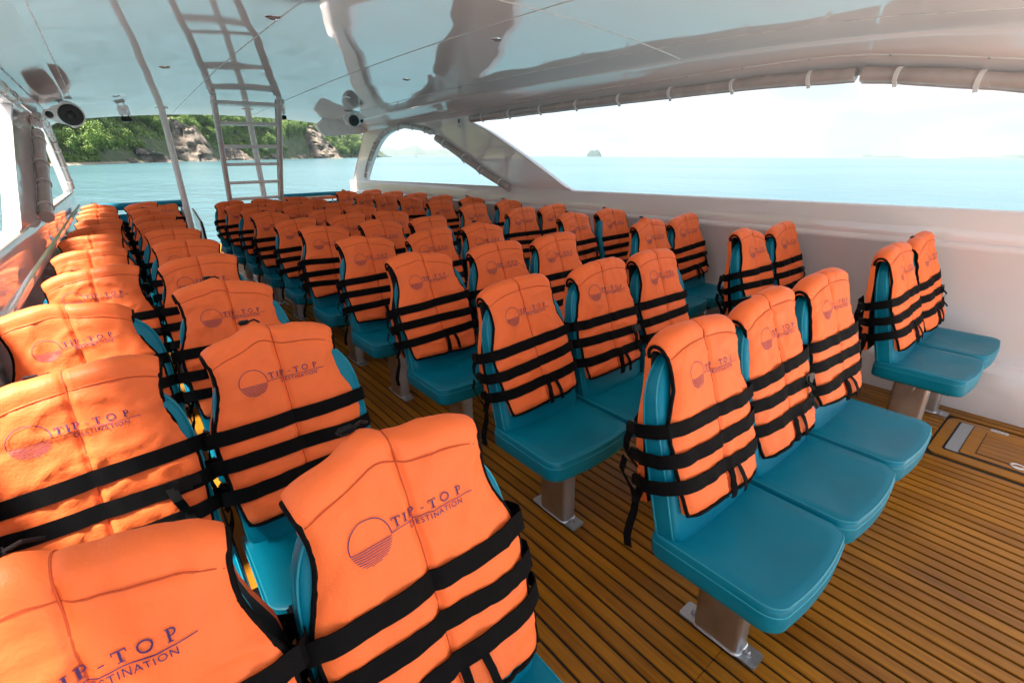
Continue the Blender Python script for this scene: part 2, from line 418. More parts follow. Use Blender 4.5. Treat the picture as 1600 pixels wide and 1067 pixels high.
def side(sgn):
    tname = 'side_wall'
    wall = empty(tname, (0, 0, 0))
    X = lambda hh: CX + sgn * hh
    mb = MB(); ysb = [Y0 + i * (10.33 - Y0) / 24 for i in range(25)]
    mb.grid([[(X(hh), y, z) for (hh, z) in BUL] for y in ysb], flip=sgn < 0)
    mb.grid([[(X(hh), 10.33, z) for hh, z in BUL[:2]] + [(X(2.1), 10.33, .3)], [(X(2.33), 10.33, z) for z in (-.01, .27, .3)]])
    mb.add([(X(hh), 10.33, z) for hh, z in BUL[:-1]], [tuple(range(len(BUL) - 1))])
    mb.build('bulwark', 'gelcoat', wall, angle=50)
    # upper panel: outline minus openings
    bm = bmesh.new()
    def loop(pts):
        vs = [bm.verts.new((X(2.205), y, z)) for y, z in pts]
        for a, b_ in zip(vs, vs[1:] + vs[:1]): bm.edges.new((a, b_))
    def cr(pts, n=4):   # smooth polyline
        o_ = []
        for i in range(len(pts) - 1):
            p0 = pts[max(i - 1, 0)]; p1 = pts[i]; p2 = pts[i + 1]; p3 = pts[min(i + 2, len(pts) - 1)]
            for k in range(n):
                u = k / n
                o_.append(tuple(.5 * (2 * p1[j] + (p2[j] - p0[j]) * u + (2 * p0[j] - 5 * p1[j] + 4 * p2[j] - p3[j]) * u * u + (3 * p1[j] - p0[j] - 3 * p2[j] + p3[j]) * u ** 3) for j in (0, 1)))
        return o_ + [pts[-1]]
    topl = [(y, zh(y) + .06) for y in [RY0 + i * (9.36 - RY0) / 40 for i in range(41)]]
    win_top = [(y, zh(y)) for y in [RY0 + .12 + i * (5.70 - RY0 - .12) / 30 for i in range(31)]]
    win = win_top + cr([(5.79, 2.0), (5.80, 1.985), (5.43, 1.865), (4.91, 1.64), (4.44, 1.425), (4.11, 1.265), (3.98, 1.205), (3.90, 1.182)])[1:]
    # the big window's sill is the bulwark top: cut it out of the outline
    outline = topl + cr(AFT[::-1])[1:] + [(10.25, .96), (10.05, 1.165), (3.84, 1.165)] + win[::-1] + [(RY0 + .12, 1.165), (RY0, 1.165)]
    loop(outline); arch = cr(ARCH[:14], 4) + ARCH[14:]; loop(arch)
    bmesh.ops.triangle_fill(bm, edges=bm.edges[:], use_beauty=True)
    bmesh.ops.recalc_face_normals(bm, faces=bm.faces[:])
    ret = bmesh.ops.extrude_face_region(bm, geom=bm.faces[:])
    for v in ret['geom']:
        if isinstance(v, bmesh.types.BMVert): v.co.x += sgn * .07
    bmesh.ops.recalc_face_normals(bm, faces=bm.faces[:])
    me = bpy.data.meshes.new('upper_panel'); bm.to_mesh(me); bm.free(); me.materials.append(MAT['gelcoat'])
    inst('upper_panel', me, wall)
    b_ = MB(); b_.tube([(X(2.205), y, z) for y, z in arch], .007, 8, closed=True); b_.build('window_trim', 'white_paint', wall)
    b_ = MB(); b_.tube([(X(2.205), y, z) for y, z in win], .008, 8); b_.build('window_trim', 'white_paint', wall)
    b_ = MB(); b_.tube([(X(2.205), y, z) for y, z in cr(AFT)], .010, 8); b_.build('edge_trim', 'white_paint', wall)
    # soffit between wall and ceiling
    mb = MB(); ysd = [RY0 + i * (9.9 - RY0) / 60 for i in range(61)]; rows = []
    for y in ysd:
        a = zh(y) + .035; c_ = ceil_z(CX + 1.9, y)
        rows.append([(X(2.2), y, a), (X(2.185), y, a + .03), (X(2.12), y, a + .065), (X(2.10), y, a + .068), (X(2.05), y, a + .52 * (c_ - a) + .012), (X(1.975), y, a + .80 * (c_ - a)), (X(1.935), y, c_ - .020), (X(1.915), y, c_ - .012), (X(1.895), y, c_ + .004)])
    mb.grid(rows, flip=sgn > 0); mb.build('soffit', 'gelcoat', wall, angle=60)
    b_ = MB(); b_.tube([(X(2.115), y, zh(y) + .098) for y in ysd], .0045, 6); b_.build('sewn_track', 'white_paint', wall)
    # screws of the curtain track
    for i in range(14):
        y = 6.2 - i * .46; b_ = MB(); b_.lathe((0, 0, 0), [(.007, .004), (.006, -.003), (0, -.004)], 8)
        inst('screw', b_.mesh('screw', 'steel'), wall, (X(2.112), y, zh(y) + .092))
    return wall
wl = side(-1); tag(wl, 'white glossy side wall with arched opening, next to the two-seat benches at left', 'wall')
wr = side(1); tag(wr, 'white glossy side wall with long opening, open sea behind it at right', 'wall')

# rolled-up clear curtains, tied with straps
def curtain(path, r, ties, label, group, flat=1.0):
    e = empty('rolled_curtain', path[0]); o_ = Vector(path[0])
    tag(e, label, 'curtain', group)
    rel = [Vector(p) - o_ for p in path]
    # resample
    pts = []
    for a, b_ in zip(rel, rel[1:]):
        for k in range(6): pts.append(a.lerp(b_, k / 6))
    pts.append(rel[-1])
    rs = [r * (1 + .12 * noise.noise(Vector((i * .35, o_.y, r * 50)))) for i in range(len(pts))]
    mb = MB(); mb.tube(pts, rs, 12)
    # spiral end of the sheet
    mb.ribbon([p + Vector((0, 0, -rs[i] * .95)) for i, p in enumerate(pts)], (0, .0, 1) if abs((pts[-1] - pts[0]).normalized().z) < .8 else (1, 0, 0), .02, .003)
    mb.build('roll', 'clear_curtain', e)
    n = len(pts)
    for k in range(ties):
        i = int((k + .6) / ties * (n - 1)); p = pts[i]
        d = (pts[min(i + 1, n - 1)] - pts[max(i - 1, 0)]).normalized()
        a = d.orthogonal().normalized(); b_ = d.cross(a)
        ring = [p + (rs[i] + .004) * (cos(t_) * a + sin(t_) * b_) for t_ in [2 * pi * j / 16 for j in range(16)]]
        q = MB(); R = []
        for j in range(16):
            nn = (ring[j] - p).normalized()
            R.append([ring[j] - d * .012 - nn * .004, ring[j] + d * .012 - nn * .004, ring[j] + d * .012 + nn * .003, ring[j] - d * .012 + nn * .003])
        R.append(R[0]); q.loft(R, cap0=False, cap1=False)
        hang = max(ring, key=lambda v: -v.z); q.box(hang + Vector((0, 0, -.008)), (.012, .022, .022)); q.build('tie_strap', 'curtain_strap', e)
    return e
for sgn, nm in ((-1, 'left'), (1, 'right')):
    X = lambda hh: CX + sgn * hh
    yy = [5.72 - i * .55 for i in range(9)]
    curtain([(X(2.165), y, zh(y) - .005) for y in yy if y > 1.25], .040, 8, f'rolled clear curtain under the soffit over the long opening of the {nm} wall', 'rolled curtains')
    curtain([(X(2.16), y, zh(y) - .005) for y in (1.28, .9, .5, .1, -.36)], .045, 4, f'shorter rolled curtain at the bow end of the {nm} wall header', 'rolled curtains')
    curtain([(X(2.165), y, z) for y, z in ((8.72, 1.86), (8.42, 1.965), (8.08, 2.03), (7.61, 2.05), (7.1, 1.99), (6.82, 1.92))], .036, 5, f'rolled curtain curving along the top of the {nm} arched opening', 'rolled curtains')
    curtain([(X(2.16), y, z) for y, z in ((6.62, 1.82), (6.0, 1.575), (5.45, 1.35), (4.93, 1.175))], .045, 4, f'rolled curtain tied down the sloping edge of the {nm} arched opening', 'rolled curtains')
    curtain([(X(2.165), y, z) for y, z in ((8.80, 1.83), (9.05, 1.64), (9.28, 1.44), (9.42, 1.25))], .030, 3, f'thin rolled curtain on the stern edge of the {nm} arched opening', 'rolled curtains')
    b_ = MB(); b_.bbox((X(2.13), 6.72, 1.90), (.05, .09, .06), .012); b_.lathe((X(2.10), 6.72, 1.90), [(.02, -.01 * sgn), (.02, -.012 * sgn), (0, -.013 * sgn)], 12, 'X')
    tag(b_.build('curtain_bracket', ['white_paint']), f'small white round-holed bracket between two curtain rolls on the {nm} wall', 'bracket')
# switch plate on the diagonal pillar
e = empty('switch_plate', (CX + 2.2, 6.05, 2.0)); tag(e, 'small pale switch plate with dark toggle high on the white pillar', 'switch')
b_ = MB(); b_.bbox((0, 0, 0), (.012, .10, .13), .003); b_.build('plate', 'white_paint', e)
b_ = MB(); b_.bbox((-.010, 0, .015), (.012, .025, .05), .003); b_.build('toggle', 'black_plastic', e)

# stern corner brackets of the roof, with a speaker on each
def speaker(loc, rz, tilt, nm, sc=(1, 1, 1)):
    e = empty('loudspeaker', loc); e.rotation_euler = (tilt, 0, rz); e.scale = sc
    tag(e, f'white twin-cone loudspeaker with black woofer under the {nm} roof corner', 'speaker', 'loudspeakers under the roof')
    # rounded body, facing -Y
    def ell(y, k): return [(k * (.115 + .045 * cos(t_) + (.07 * cos(t_) if cos(t_) < 0 else .075 * cos(t_))) - .10, y, k * (.105 if cos(t_) > 0 else .075) * sin(t_)) for t_ in [2 * pi * j / 28 for j in range(28)]]
    b_ = MB(); b_.loft([ell(.16, .55), ell(.10, .85), ell(0, 1.0), ell(-.04, 1.0), ell(-.055, .95)]); b_.build('cabinet', 'white_paint', e)
    b_ = MB(); b_.lathe((.05, -.055, 0), [(.088, .01), (.088, -.010), (.084, -.014), (.080, -.010), (.080, .008)], 28, 'Y'); b_.build('woofer_rim', 'white_paint', e)
    b_ = MB(); b_.lathe((.05, -.062, 0), [(.081, .002), (.080, -.008), (.070, -.012), (.040, -.004), (.030, -.004), (.026, -.010), (.012, -.014), (0, -.015)], 28, 'Y'); b_.build('woofer', 'speaker_cone', e)
    b_ = MB(); b_.lathe((-.085, -.055, 0), [(.040, .01), (.040, -.008), (.034, -.010), (.026, -.004), (.026, .008)], 20, 'Y'); b_.build('tweeter_ring', 'white_paint', e)
    b_ = MB(); b_.lathe((-.085, -.055, 0), [(.026, .0), (.024, -.0045), (.010, -.004), (0, -.009)], 16, 'Y'); b_.build('tweeter', 'speaker_cone', e)
    b_ = MB(); b_.bbox((.0, .05, .12), (.16, .10, .012), .004); b_.tube([(.0, .05, .06), (.0, .05, .12)], .02, 10); b_.build('mounting_plate', 'white_paint', e)
speaker((-.20, 7.55, 2.06), radians(-6), radians(8), 'left', (1.32, 1.32, 1.32))
speaker((3.25, 8.0, 2.13), radians(14), radians(8), 'right', (-1.15, 1.15, 1.0))
poly = [(1.52, 2.27), (1.45, 2.235), (1.31, 2.13), (1.36, 2.02), (1.44, 1.95), (2.06, 2.0), (2.20, 2.03), (2.20, 2.15), (1.95, 2.24)]
b_ = MB(); b_.loft([[(CX + x, 9.20, z) for x, z in poly], [(CX + x * .997, 9.30, z + .004) for x, z in poly]])
tag(b_.build('roof_gusset', 'white_paint', angle=30), 'white angular gusset plate joining roof and stern pillar, behind a loudspeaker', 'gusset')
# floodlights at the stern edge of the roof
for i, (x, y, lab) in enumerate(((.41, 9.2, 'small black floodlight under the roof edge above the left benches'), (2.38, 8.75, 'small black floodlight under the roof edge beside the ladder'))):
    z = ceil_z(x, y); e = empty('floodlight', (x, y, z)); tag(e, lab, 'floodlight', 'floodlights under the roof edge')
    b_ = MB(); b_.bbox((0, 0, -.03), (.13, .02, .06), .004); b_.build('mounting_plate', 'galvanised', e)
    b_ = MB(); b_.tube([(-.035, 0, -.05), (-.035, -.02, -.09)], .006, 6); b_.tube([(.035, 0, -.05), (.035, -.02, -.09)], .006, 6); b_.build('bracket', 'black_plastic', e)
    b_ = MB(); b_.bbox((0, -.02, -.115), (.12, .07, .06), .008); b_.box((0, -.058, -.115), (.09, .004, .04)); b_.build('lamp_head', 'black_plastic', e)

# stanchions
for x, y, lab in ((.84, 9.0, 'white round pole from deck to ceiling beside the left benches'), (1.96, 9.0, 'white round pole from deck to ceiling behind the ladder')):
    e = empty('stanchion', (x, y, 0)); tag(e, lab, 'pole', 'poles at the stern')
    z = ceil_z(x, y)
    b_ = MB(); b_.tube([(0, 0, .004), (0, 0, z + .005)], .043, 18); b_.build('tube', 'white_paint', e)
    b_ = MB(); b_.lathe((0, 0, .004), [(.085, 0), (.085, .008), (.05, .012)], 20); b_.build('base_flange', 'steel', e)
    b_ = MB(); b_.lathe((0, 0, z), [(.05, -.012), (.085, -.006), (.085, .006)], 20); b_.build('top_flange', 'white_paint', e)

# ladder: leaning flight up to the roof
lad = empty('ladder', (1.63, 9.75, 0)); tag(lad, 'white tubular ladder leaning up from the stern deck to the ceiling', 'ladder')
def lp(sx, z, off=0):
    y = 9.93 - z * 1.095; return Vector((sx * .38 + (2.35 - z) * .128, y - 9.75 + off, z))
ztop = 2.36
for sx in (-1, 1):
    b_ = MB(); b_.tube([lp(sx, 0.004), lp(sx, 1.2), lp(sx, ztop - .03)], .034, 12); b_.build('stile', 'white_paint', lad)
    b_ = MB(); b_.tube([lp(sx, .25, .16), lp(sx, 1.2, .16), lp(sx, ztop - .06, .16)], .014, 10); b_.build('rear_rail', 'steel', lad)
for z in (.25, .5, .75, 1.005, 1.255, 1.515, 1.75, 2.025):
    a = lp(0, z); b_ = MB(); b_.bbox((a.x, a.y + .05, z), (.74, .15, .042), .010); b_.build('rung', 'white_paint', lad)
b_ = MB(); p = lp(0, 2.27); b_.bbox((p.x, p.y + .10, 2.245), (.80, .26, .04), .012); b_.build('top_step', 'white_paint', lad)

# ------------------------------------------------------------------ seats
LEAN = radians(13.6)
BU = Vector((0, sin(LEAN), cos(LEAN))); BN = Vector((0, -cos(LEAN), sin(LEAN))); BB = Vector((0, .325, .44))
BLEN = .575
def back_hw(a):
    # wide rounded top
    if a < .06: return .19 + .018 * sqrt(max(0, 1 - ((.06 - a) / .06) ** 2))
    if a < .26: return .208
    k = (a - .26) / (BLEN - .26); return .208 * max(0, 1 - k ** 4.2) ** .42
def bthick(a): return smooth_tab([(0, .042), (.25, .042), (.45, .031), (.6, .022)], a)
def cushion_mesh():
    def outline(k, z, dz=0):
        pts = []; n = 11
        def P(x, y):
            cxx, cyy = 0, .17
            return (cxx + (x - cxx) * k[0], cyy + (y - cyy) * k[1], z + dz * ((x / .22) ** 2) * .5)
        r = .055
        for i in range(9):   # front edge, slightly bowed
            x = -.165 + .33 * i / 8; pts.append(P(x, 0 - .012 * (1 - (x / .165) ** 2)))
        for i in range(1, n): a = -pi / 2 + pi / 2 * i / n; pts.append(P(.165 + r * cos(a), .0 + r + r * sin(a)))
        for i in range(6): pts.append(P(.220, .055 + (.30) * i / 5))
        for i in range(9): pts.append(P(.205 - .41 * i / 8, .375))
        for i in range(6): pts.append(P(-.220, .355 - .30 * i / 5))
        for i in range(1, n): a = pi + pi / 2 * i / n; pts.append(P(-.165 + r * cos(a), r + r * sin(a)))
        return pts
    b_ = MB()
    L_ = [((.90, .90), .392, 0), ((.975, .975), .394, 0), ((.995, .995), .403, 0), ((1, 1), .42, 0), ((1, 1), .452, 0), ((.994, .994), .465, .003), ((.980, .982), .4715, .005), ((.955, .96), .475, .007), ((.80, .84), .474, .006), ((.5, .55), .466, .003), ((.2, .25), .461, 0)]
    b_.loft([outline(k, z, dz) for k, z, dz in L_])
    me = b_.mesh('cushion', 'teal_vinyl', angle=60)
    s_ = MB(); s_.tube(outline((.975, .978), .4735, .005), .0022, 6, closed=True); s_.tube(outline((1.0, 1.0), .4525, 0), .0022, 6, closed=True)
    return me, s_.mesh('seam', 'teal_seam_highlight')
def backrest_mesh():
    def ring(k, bo, sh=0):
        pts = []; n = 22
        def P(x, a): return BB + BU * (.27 + (a - .27) * (1 - (1 - k) * .75)) + BN * (bo * bthick(a) / .042) + Vector((x * k, 0, 0))
        for i in range(n + 1): a = BLEN * (1 - (1 - i / n) ** 1.8); pts.append(P(back_hw(a), a))
        for i in range(n - 1, -1, -1): a = BLEN * (1 - (1 - i / n) ** 1.8); pts.append(P(-back_hw(a), a))
        for i in range(1, 8): pts.append(P(-.195 + .39 * i / 8, 0))
        return pts
    b_ = MB()
    b_.loft([ring(.80, -.042), ring(.93, -.041), ring(.98, -.034), ring(1, -.018), ring(1, .018), ring(.98, .034), ring(.93, .041), ring(.80, .042), ring(.4, .040)])
    me = b_.mesh('backrest', 'teal_vinyl', angle=60)
    s_ = MB(); s_.tube(ring(.992, .026), .0026, 6, closed=True); s_.tube(ring(.992, -.026), .0026, 6, closed=True)
    return me, s_.mesh('seam', 'teal_seam_highlight')
CUSH, CUSH_SEAM = cushion_mesh(); BACK, BACK_SEAM = backrest_mesh()
b_ = MB()   # pan under the cushion and the bracket that carries the backrest
b_.bbox((0, .20, .378), (.30, .30, .026), .006)
b_.add([(-.10, .08, .366), (.10, .08, .366), (.10, .36, .366), (-.10, .36, .366), (-.06, .17, .335), (.06, .17, .335), (.06, .29, .335), (-.06, .29, .335)], [(0, 1, 5, 4), (1, 2, 6, 5), (2, 3, 7, 6), (3, 0, 4, 7), (4, 5, 6, 7), (3, 2, 1, 0)])
for sx in (-.12, .12): b_.bbox((sx, .365, .415), (.035, .03, .075), .004)
PAN = b_.mesh('seat_pan', 'dark_metal')
b_ = MB()
def col(z): return [(x, y, z) for x, y, _ in rrect(-.038, .038, .150, .305, .018, 0, 4)]
b_.loft([col(.010), col(.385)]); PED = b_.mesh('pedestal', 'steel')
b_ = MB(); b_.loft([rrect(-.036, .036, .095, .36, .012, .004), rrect(-.036, .036, .095, .36, .012, .0125)]); PLATE = b_.mesh('foot_plate', 'galvanised')
b_ = MB()
for (y,) in ((.133,), (.320,)):
    b_.lathe((0, y, .0125), [(.013, 0), (.013, .003), (.0085, .0032), (.0085, .010), (.006, .012), (0, .012)], 12)
BOLT = b_.mesh('bolt', 'steel')
b_ = MB(); b_.tube([(x * 1.03, .2275 + (y - .2275) * 1.02, .0135) for x, y, _ in col(0)], .0042, 6, closed=True); WELD = b_.mesh('weld_bead', 'weld')
def beam_mesh(n):
    b_ = MB(); b_.bbox(((n - 1) * .4623 / 2, .225, .352), ((n - 1) * .4623 + .30, .06, .03), .004); return b_.mesh('beam', 'steel')
BEAM = {2: beam_mesh(2), 3: beam_mesh(3)}
def bench(name, n, x0, row, label, group):
    e = empty(name, (x0, ROW0 + row * PITCH, 0)); tag(e, label, 'seat bench', group)
    for k in range(n):
        x = k * .4623
        c_ = inst('cushion', CUSH, e, (x, 0, 0)); inst('seam', CUSH_SEAM, c_)
        b2 = inst('backrest', BACK, e, (x, 0, 0)); inst('seam', BACK_SEAM, b2)
        inst('seat_pan', PAN, e, (x, 0, 0))
    inst('beam', BEAM[n], e)
    for k in ((0, n - 1)):
        p = inst('pedestal', PED, e, (k * .4623 + .0216, 0, 0))
        inst('foot_plate', PLATE, p); inst('bolt', BOLT, p); inst('weld_bead', WELD, p)
    return e

# ------------------------------------------------------------------ life jackets
WT = [(.085, .180), (.13, .190), (.20, .198), (.30, .205), (.37, .203), (.405, .192), (.44, .179), (.475, .170), (.51, .168), (.545, .172), (.58, .181), (.64, .184)]
STRAPS = (.362, .279, .196)
class Jacket:
    def __init__(s, seed, hem=.105, peak=0., skew=0., droop=0., wr=1.):
        s.wr = wr; s.seed = seed; s.hem = hem; s.peak = peak; s.skew = skew; s.droop = droop
    def A(s, u):                      # height of the shoulder fold across the width
        return .580 - .030 * abs(u) ** 3 + s.peak * exp(-((u + .2) / .22) ** 2) + s.skew * u
    def w(s, a): return smooth_tab(WT, a)
    def f(s, x, a):                   # outer front surface, distance from the backrest's middle plane
        w_ = s.w(a); u = max(-1, min(1, x / w_))
        puff = (1 - abs(u) ** 7)
        v = bthick(a) + .007 + smooth_tab([(.1, .021), (.42, .020), (.58, .012)], a) * max(0, puff) ** .6
        v += .004 * cos(pi * u) * 0 - .0085 * exp(-(x / .008) ** 2)
        v += .004 * exp(-((abs(u) - .5) / .3) ** 2)
        for sa in STRAPS: v -= .0055 * exp(-((a - sa) / .020) ** 2)
        v += .018 * max(0, (.30 - a) / .2) ** 1.5
        n3 = Vector((x * 9 + s.seed * 7.1, a * 7, s.seed * 3.3)); v += .007 * noise.noise(n3)
        n4 = Vector((x * 34 + s.seed, a * 14 + x * 20, s.seed * 1.7)); v += .0030 * noise.noise(n4)
        n5 = Vector((x * 16 - a * 12 + s.seed * 5, a * 40 + x * 18, s.seed)); v += .0050 * max(0, noise.noise(n5) - .05) * (1.3 if a < .42 else .7)
        rd = (1 - abs(noise.noise(Vector((x * 7 + a * 5 + s.seed * 11, a * 11 - x * 6, s.seed * 2.1))))) ** 9; v += s.wr * .0045 * rd
        rd = (1 - abs(noise.noise(Vector((x * 15 - a * 9 + s.seed * 3, a * 5 + x * 4, s.seed * 5.7))))) ** 10; v -= s.wr * .0036 * rd * (.4 + .6 * abs(u))
        return v
    def pt(s, x, a, off=0.): return BB + BU * a + BN * (s.f(x, a) + off) + Vector((x, 0, 0))
    def ptraw(s, x, a, b): return BB + BU * a + BN * b + Vector((x, 0, 0))
    def hem_a(s, u): return s.hem + s.droop * u + .004 * noise.noise(Vector((u * 3, s.seed, 0)))

def shell(J, t0, t1, nu, nt, pinch0=.0, pinch1=.0):
    """one foam panel of the vest between path parameters t0..t1: 0 hem, 1 shoulder, 1..2 over the top, 2..3 down the back"""
    outer = []; inner = []
    us = sorted(set([round(-1 + 2 * j / nu, 4) for j in range(nu + 1) if abs(-1 + 2 * j / nu) > .13] + [k * .018 for k in range(-6, 7)])) if nu > 20 else [-1 + 2 * j / nu for j in range(nu + 1)]
    for i in range(nt + 1):
        t_ = t0 + (t1 - t0) * i / nt; ro = []; ri = []
        k = (t_ - t0) / (t1 - t0)
        pin = 1.0
        if pinch0: pin = min(pin, 1 - pinch0 * exp(-(k * nt / 1.0) ** 2))
        if pinch1: pin = min(pin, 1 - pinch1 * exp(-((1 - k) * nt / 1.0) ** 2))
        for u in us:
            A = J.A(u)
            if t_ <= 1:
                h_ = J.hem_a(u); a = h_ + (A - h_) * t_; x = u * J.w(a); b = J.f(x, a); bi = bthick(a) + .0015 + .25 * max(0, b - .072)
                bo = bi + (b - bi) * pin
                ro.append(J.ptraw(x, a, bo)); ri.append(J.ptraw(x, a, bi))
            elif t_ <= 2:
                th = pi * (t_ - 1); x0 = u * J.w(A); r = J.f(x0, A)
                fl = 1 + .05 * sin(th)
                x = x0 * fl; nn = .006 * noise.noise(Vector((x * 14 + J.seed, th * 1.6, J.seed * 2)))
                r2_ = (r * (1 - (th / pi)) + .046 * (th / pi)) * pin + nn * .6
                ro.append(J.ptraw(x, A + (r2_ * .86) * sin(th) + .010 * sin(th), r2_ * cos(th)))
                ri.append(J.ptraw(x, A + .022 * sin(th), .0235 * cos(th)))
            else:
                k2 = t_ - 2; a = A + (.10 - A) * k2; x = u * (J.w(a) * .98 + .006); 
                b = -(bthick(a) + .028 + .022 * sin(pi * min(1, k2 * 1.3)) * (1 - abs(u) ** 4) + .03 * k2 * k2 + .006 * noise.noise(Vector((x * 9, a * 7, J.seed + 9)))) 
                if k2 < .12: b = -.046 * (1 - k2 / .12) + b * (k2 / .12)
                ro.append(J.ptraw(x, a, b)); ri.append(J.ptraw(x, a, -bthick(a) - .002 - .03 * k2 * k2))
        outer.append(ro); inner.append(ri)
    m_ = MB(); m_.grid(outer, 0); m_.grid(inner, 1, flip=True)
    m_.grid([[r[0] for r in outer], [r[0] for r in inner]], 0); m_.grid([[r[-1] for r in inner], [r[-1] for r in outer]], 0)
    m_.grid([inner[0], outer[0]], 0); m_.grid([outer[-1], inner[-1]], 0)
    return m_

def font_mesh(txt, size):
    cu = bpy.data.curves.new('t', 'FONT'); cu.body = txt; cu.size = size; cu.resolution_u = 3; cu.space_character = 1.18
    ob = bpy.data.objects.new('t', cu); COL.objects.link(ob)
    dg = bpy.context.evaluated_depsgraph_get(); me = bpy.data.meshes.new_from_object(ob.evaluated_get(dg))
    v = [tuple(x.co) for x in me.vertices]; f = [tuple(p.vertices) for p in me.polygons]
    bpy.data.objects.remove(ob); bpy.data.curves.remove(cu); bpy.data.meshes.remove(me)
    return v, f
DEST = font_mesh('DESTINATION', 1.0)
def logo_flat():
    """list of quads / polygons in logo space (metres), origin at the panel's middle"""
    Q = []
    def q(x0, y0, x1, y1, n=1):
        for i in range(n):
            a = x0 + (x1 - x0) * i / n; b_ = x0 + (x1 - x0) * (i + 1) / n
            Q.append([(a, y0), (b_, y0), (b_, y1), (a, y1)])
    def arc(cx_, cy_, r, w_, a0, a1, n, sx=1.):
        for i in range(n):
            t0 = a0 + (a1 - a0) * i / n; t1 = a0 + (a1 - a0) * (i + 1) / n
            Q.append([(cx_ + sx * (r - w_) * cos(t0), cy_ + (r - w_) * sin(t0)), (cx_ + sx * r * cos(t0), cy_ + r * sin(t0)), (cx_ + sx * r * cos(t1), cy_ + r * sin(t1)), (cx_ + sx * (r - w_) * cos(t1), cy_ + (r - w_) * sin(t1))])
    cx_, cy_, r = -.083, .0, .038
    arc(cx_, cy_, r, .0016, radians(-6), radians(190), 40)
    for i in range(9):
        y = -.0065 - i * .0036; hw = sqrt(max(0, r * r - y * y)) * (1 if i else .98)
        if i > 7: hw *= .75
        q(cx_ - hw, y - .00062, cx_ + hw, y + .00062, 8)
    q(cx_ + r * .97, -.0042, .118, -.0028, 14)          # horizon line under the name
    # TIP-TOP in slab capitals
    H = .0165; y0 = .0015; th = .0030; sf = .0013
    def T(x):
        q(x, y0 + H - .0017, x + .0155, y0 + H); q(x, y0 + H - .0048, x + .0013, y0 + H - .0017); q(x + .0142, y0 + H - .0048, x + .0155, y0 + H - .0017)
        q(x + .0078 - th / 2, y0 + sf, x + .0078 + th / 2, y0 + H - .0017); q(x + .0038, y0, x + .0118, y0 + sf)
    def I(x):
        q(x + .0035 - th / 2, y0 + sf, x + .0035 + th / 2, y0 + H - sf); q(x, y0, x + .007, y0 + sf); q(x, y0 + H - sf, x + .007, y0 + H)
    def Pp(x):
        q(x + .0016, y0 + sf, x + .0016 + th, y0 + H - sf); q(x, y0, x + .0068, y0 + sf); q(x, y0 + H - sf, x + .0066, y0 + H)
        arc(x + .0064, y0 + H - .0048, .0048, .0019, -pi / 2, pi / 2, 8, 1.05); q(x + .0044, y0 + H - .0096, x + .0066, y0 + H - .0083)
    def O(x): arc(x + .0085, y0 + H / 2, H / 2 + .0003, .0022, 0, 2 * pi, 18, 1.04)
    T(-.040); I(-.0195); Pp(-.0075); q(.0145, y0 + .0065, .0210, y0 + .0082); T(.0290); O(.0545); Pp(.0860)
    v, f_ = DEST; mxx = max(p[0] for p in v); sc = .104 / mxx
    pol = [[(-.010 + v[i][0] * sc, -.0165 + v[i][1] * sc * 1.02) for i in p] for p in f_]
    return Q + pol
LOGO = logo_flat()

def ribbon_on(J, xs, a_of, width, off, mi=0):
    """strap lying on the front panel"""
    m_ = MB(); top_ = []; bot = []
    rings = []
    for x in xs:
        a = a_of(x); rings.append([J.pt(x, a - width / 2, off - .003), J.pt(x, a - width / 2, off), J.pt(x, a, off + .0012), J.pt(x, a + width / 2, off), J.pt(x, a + width / 2, off - .003)])
    m_.loft(rings); return m_

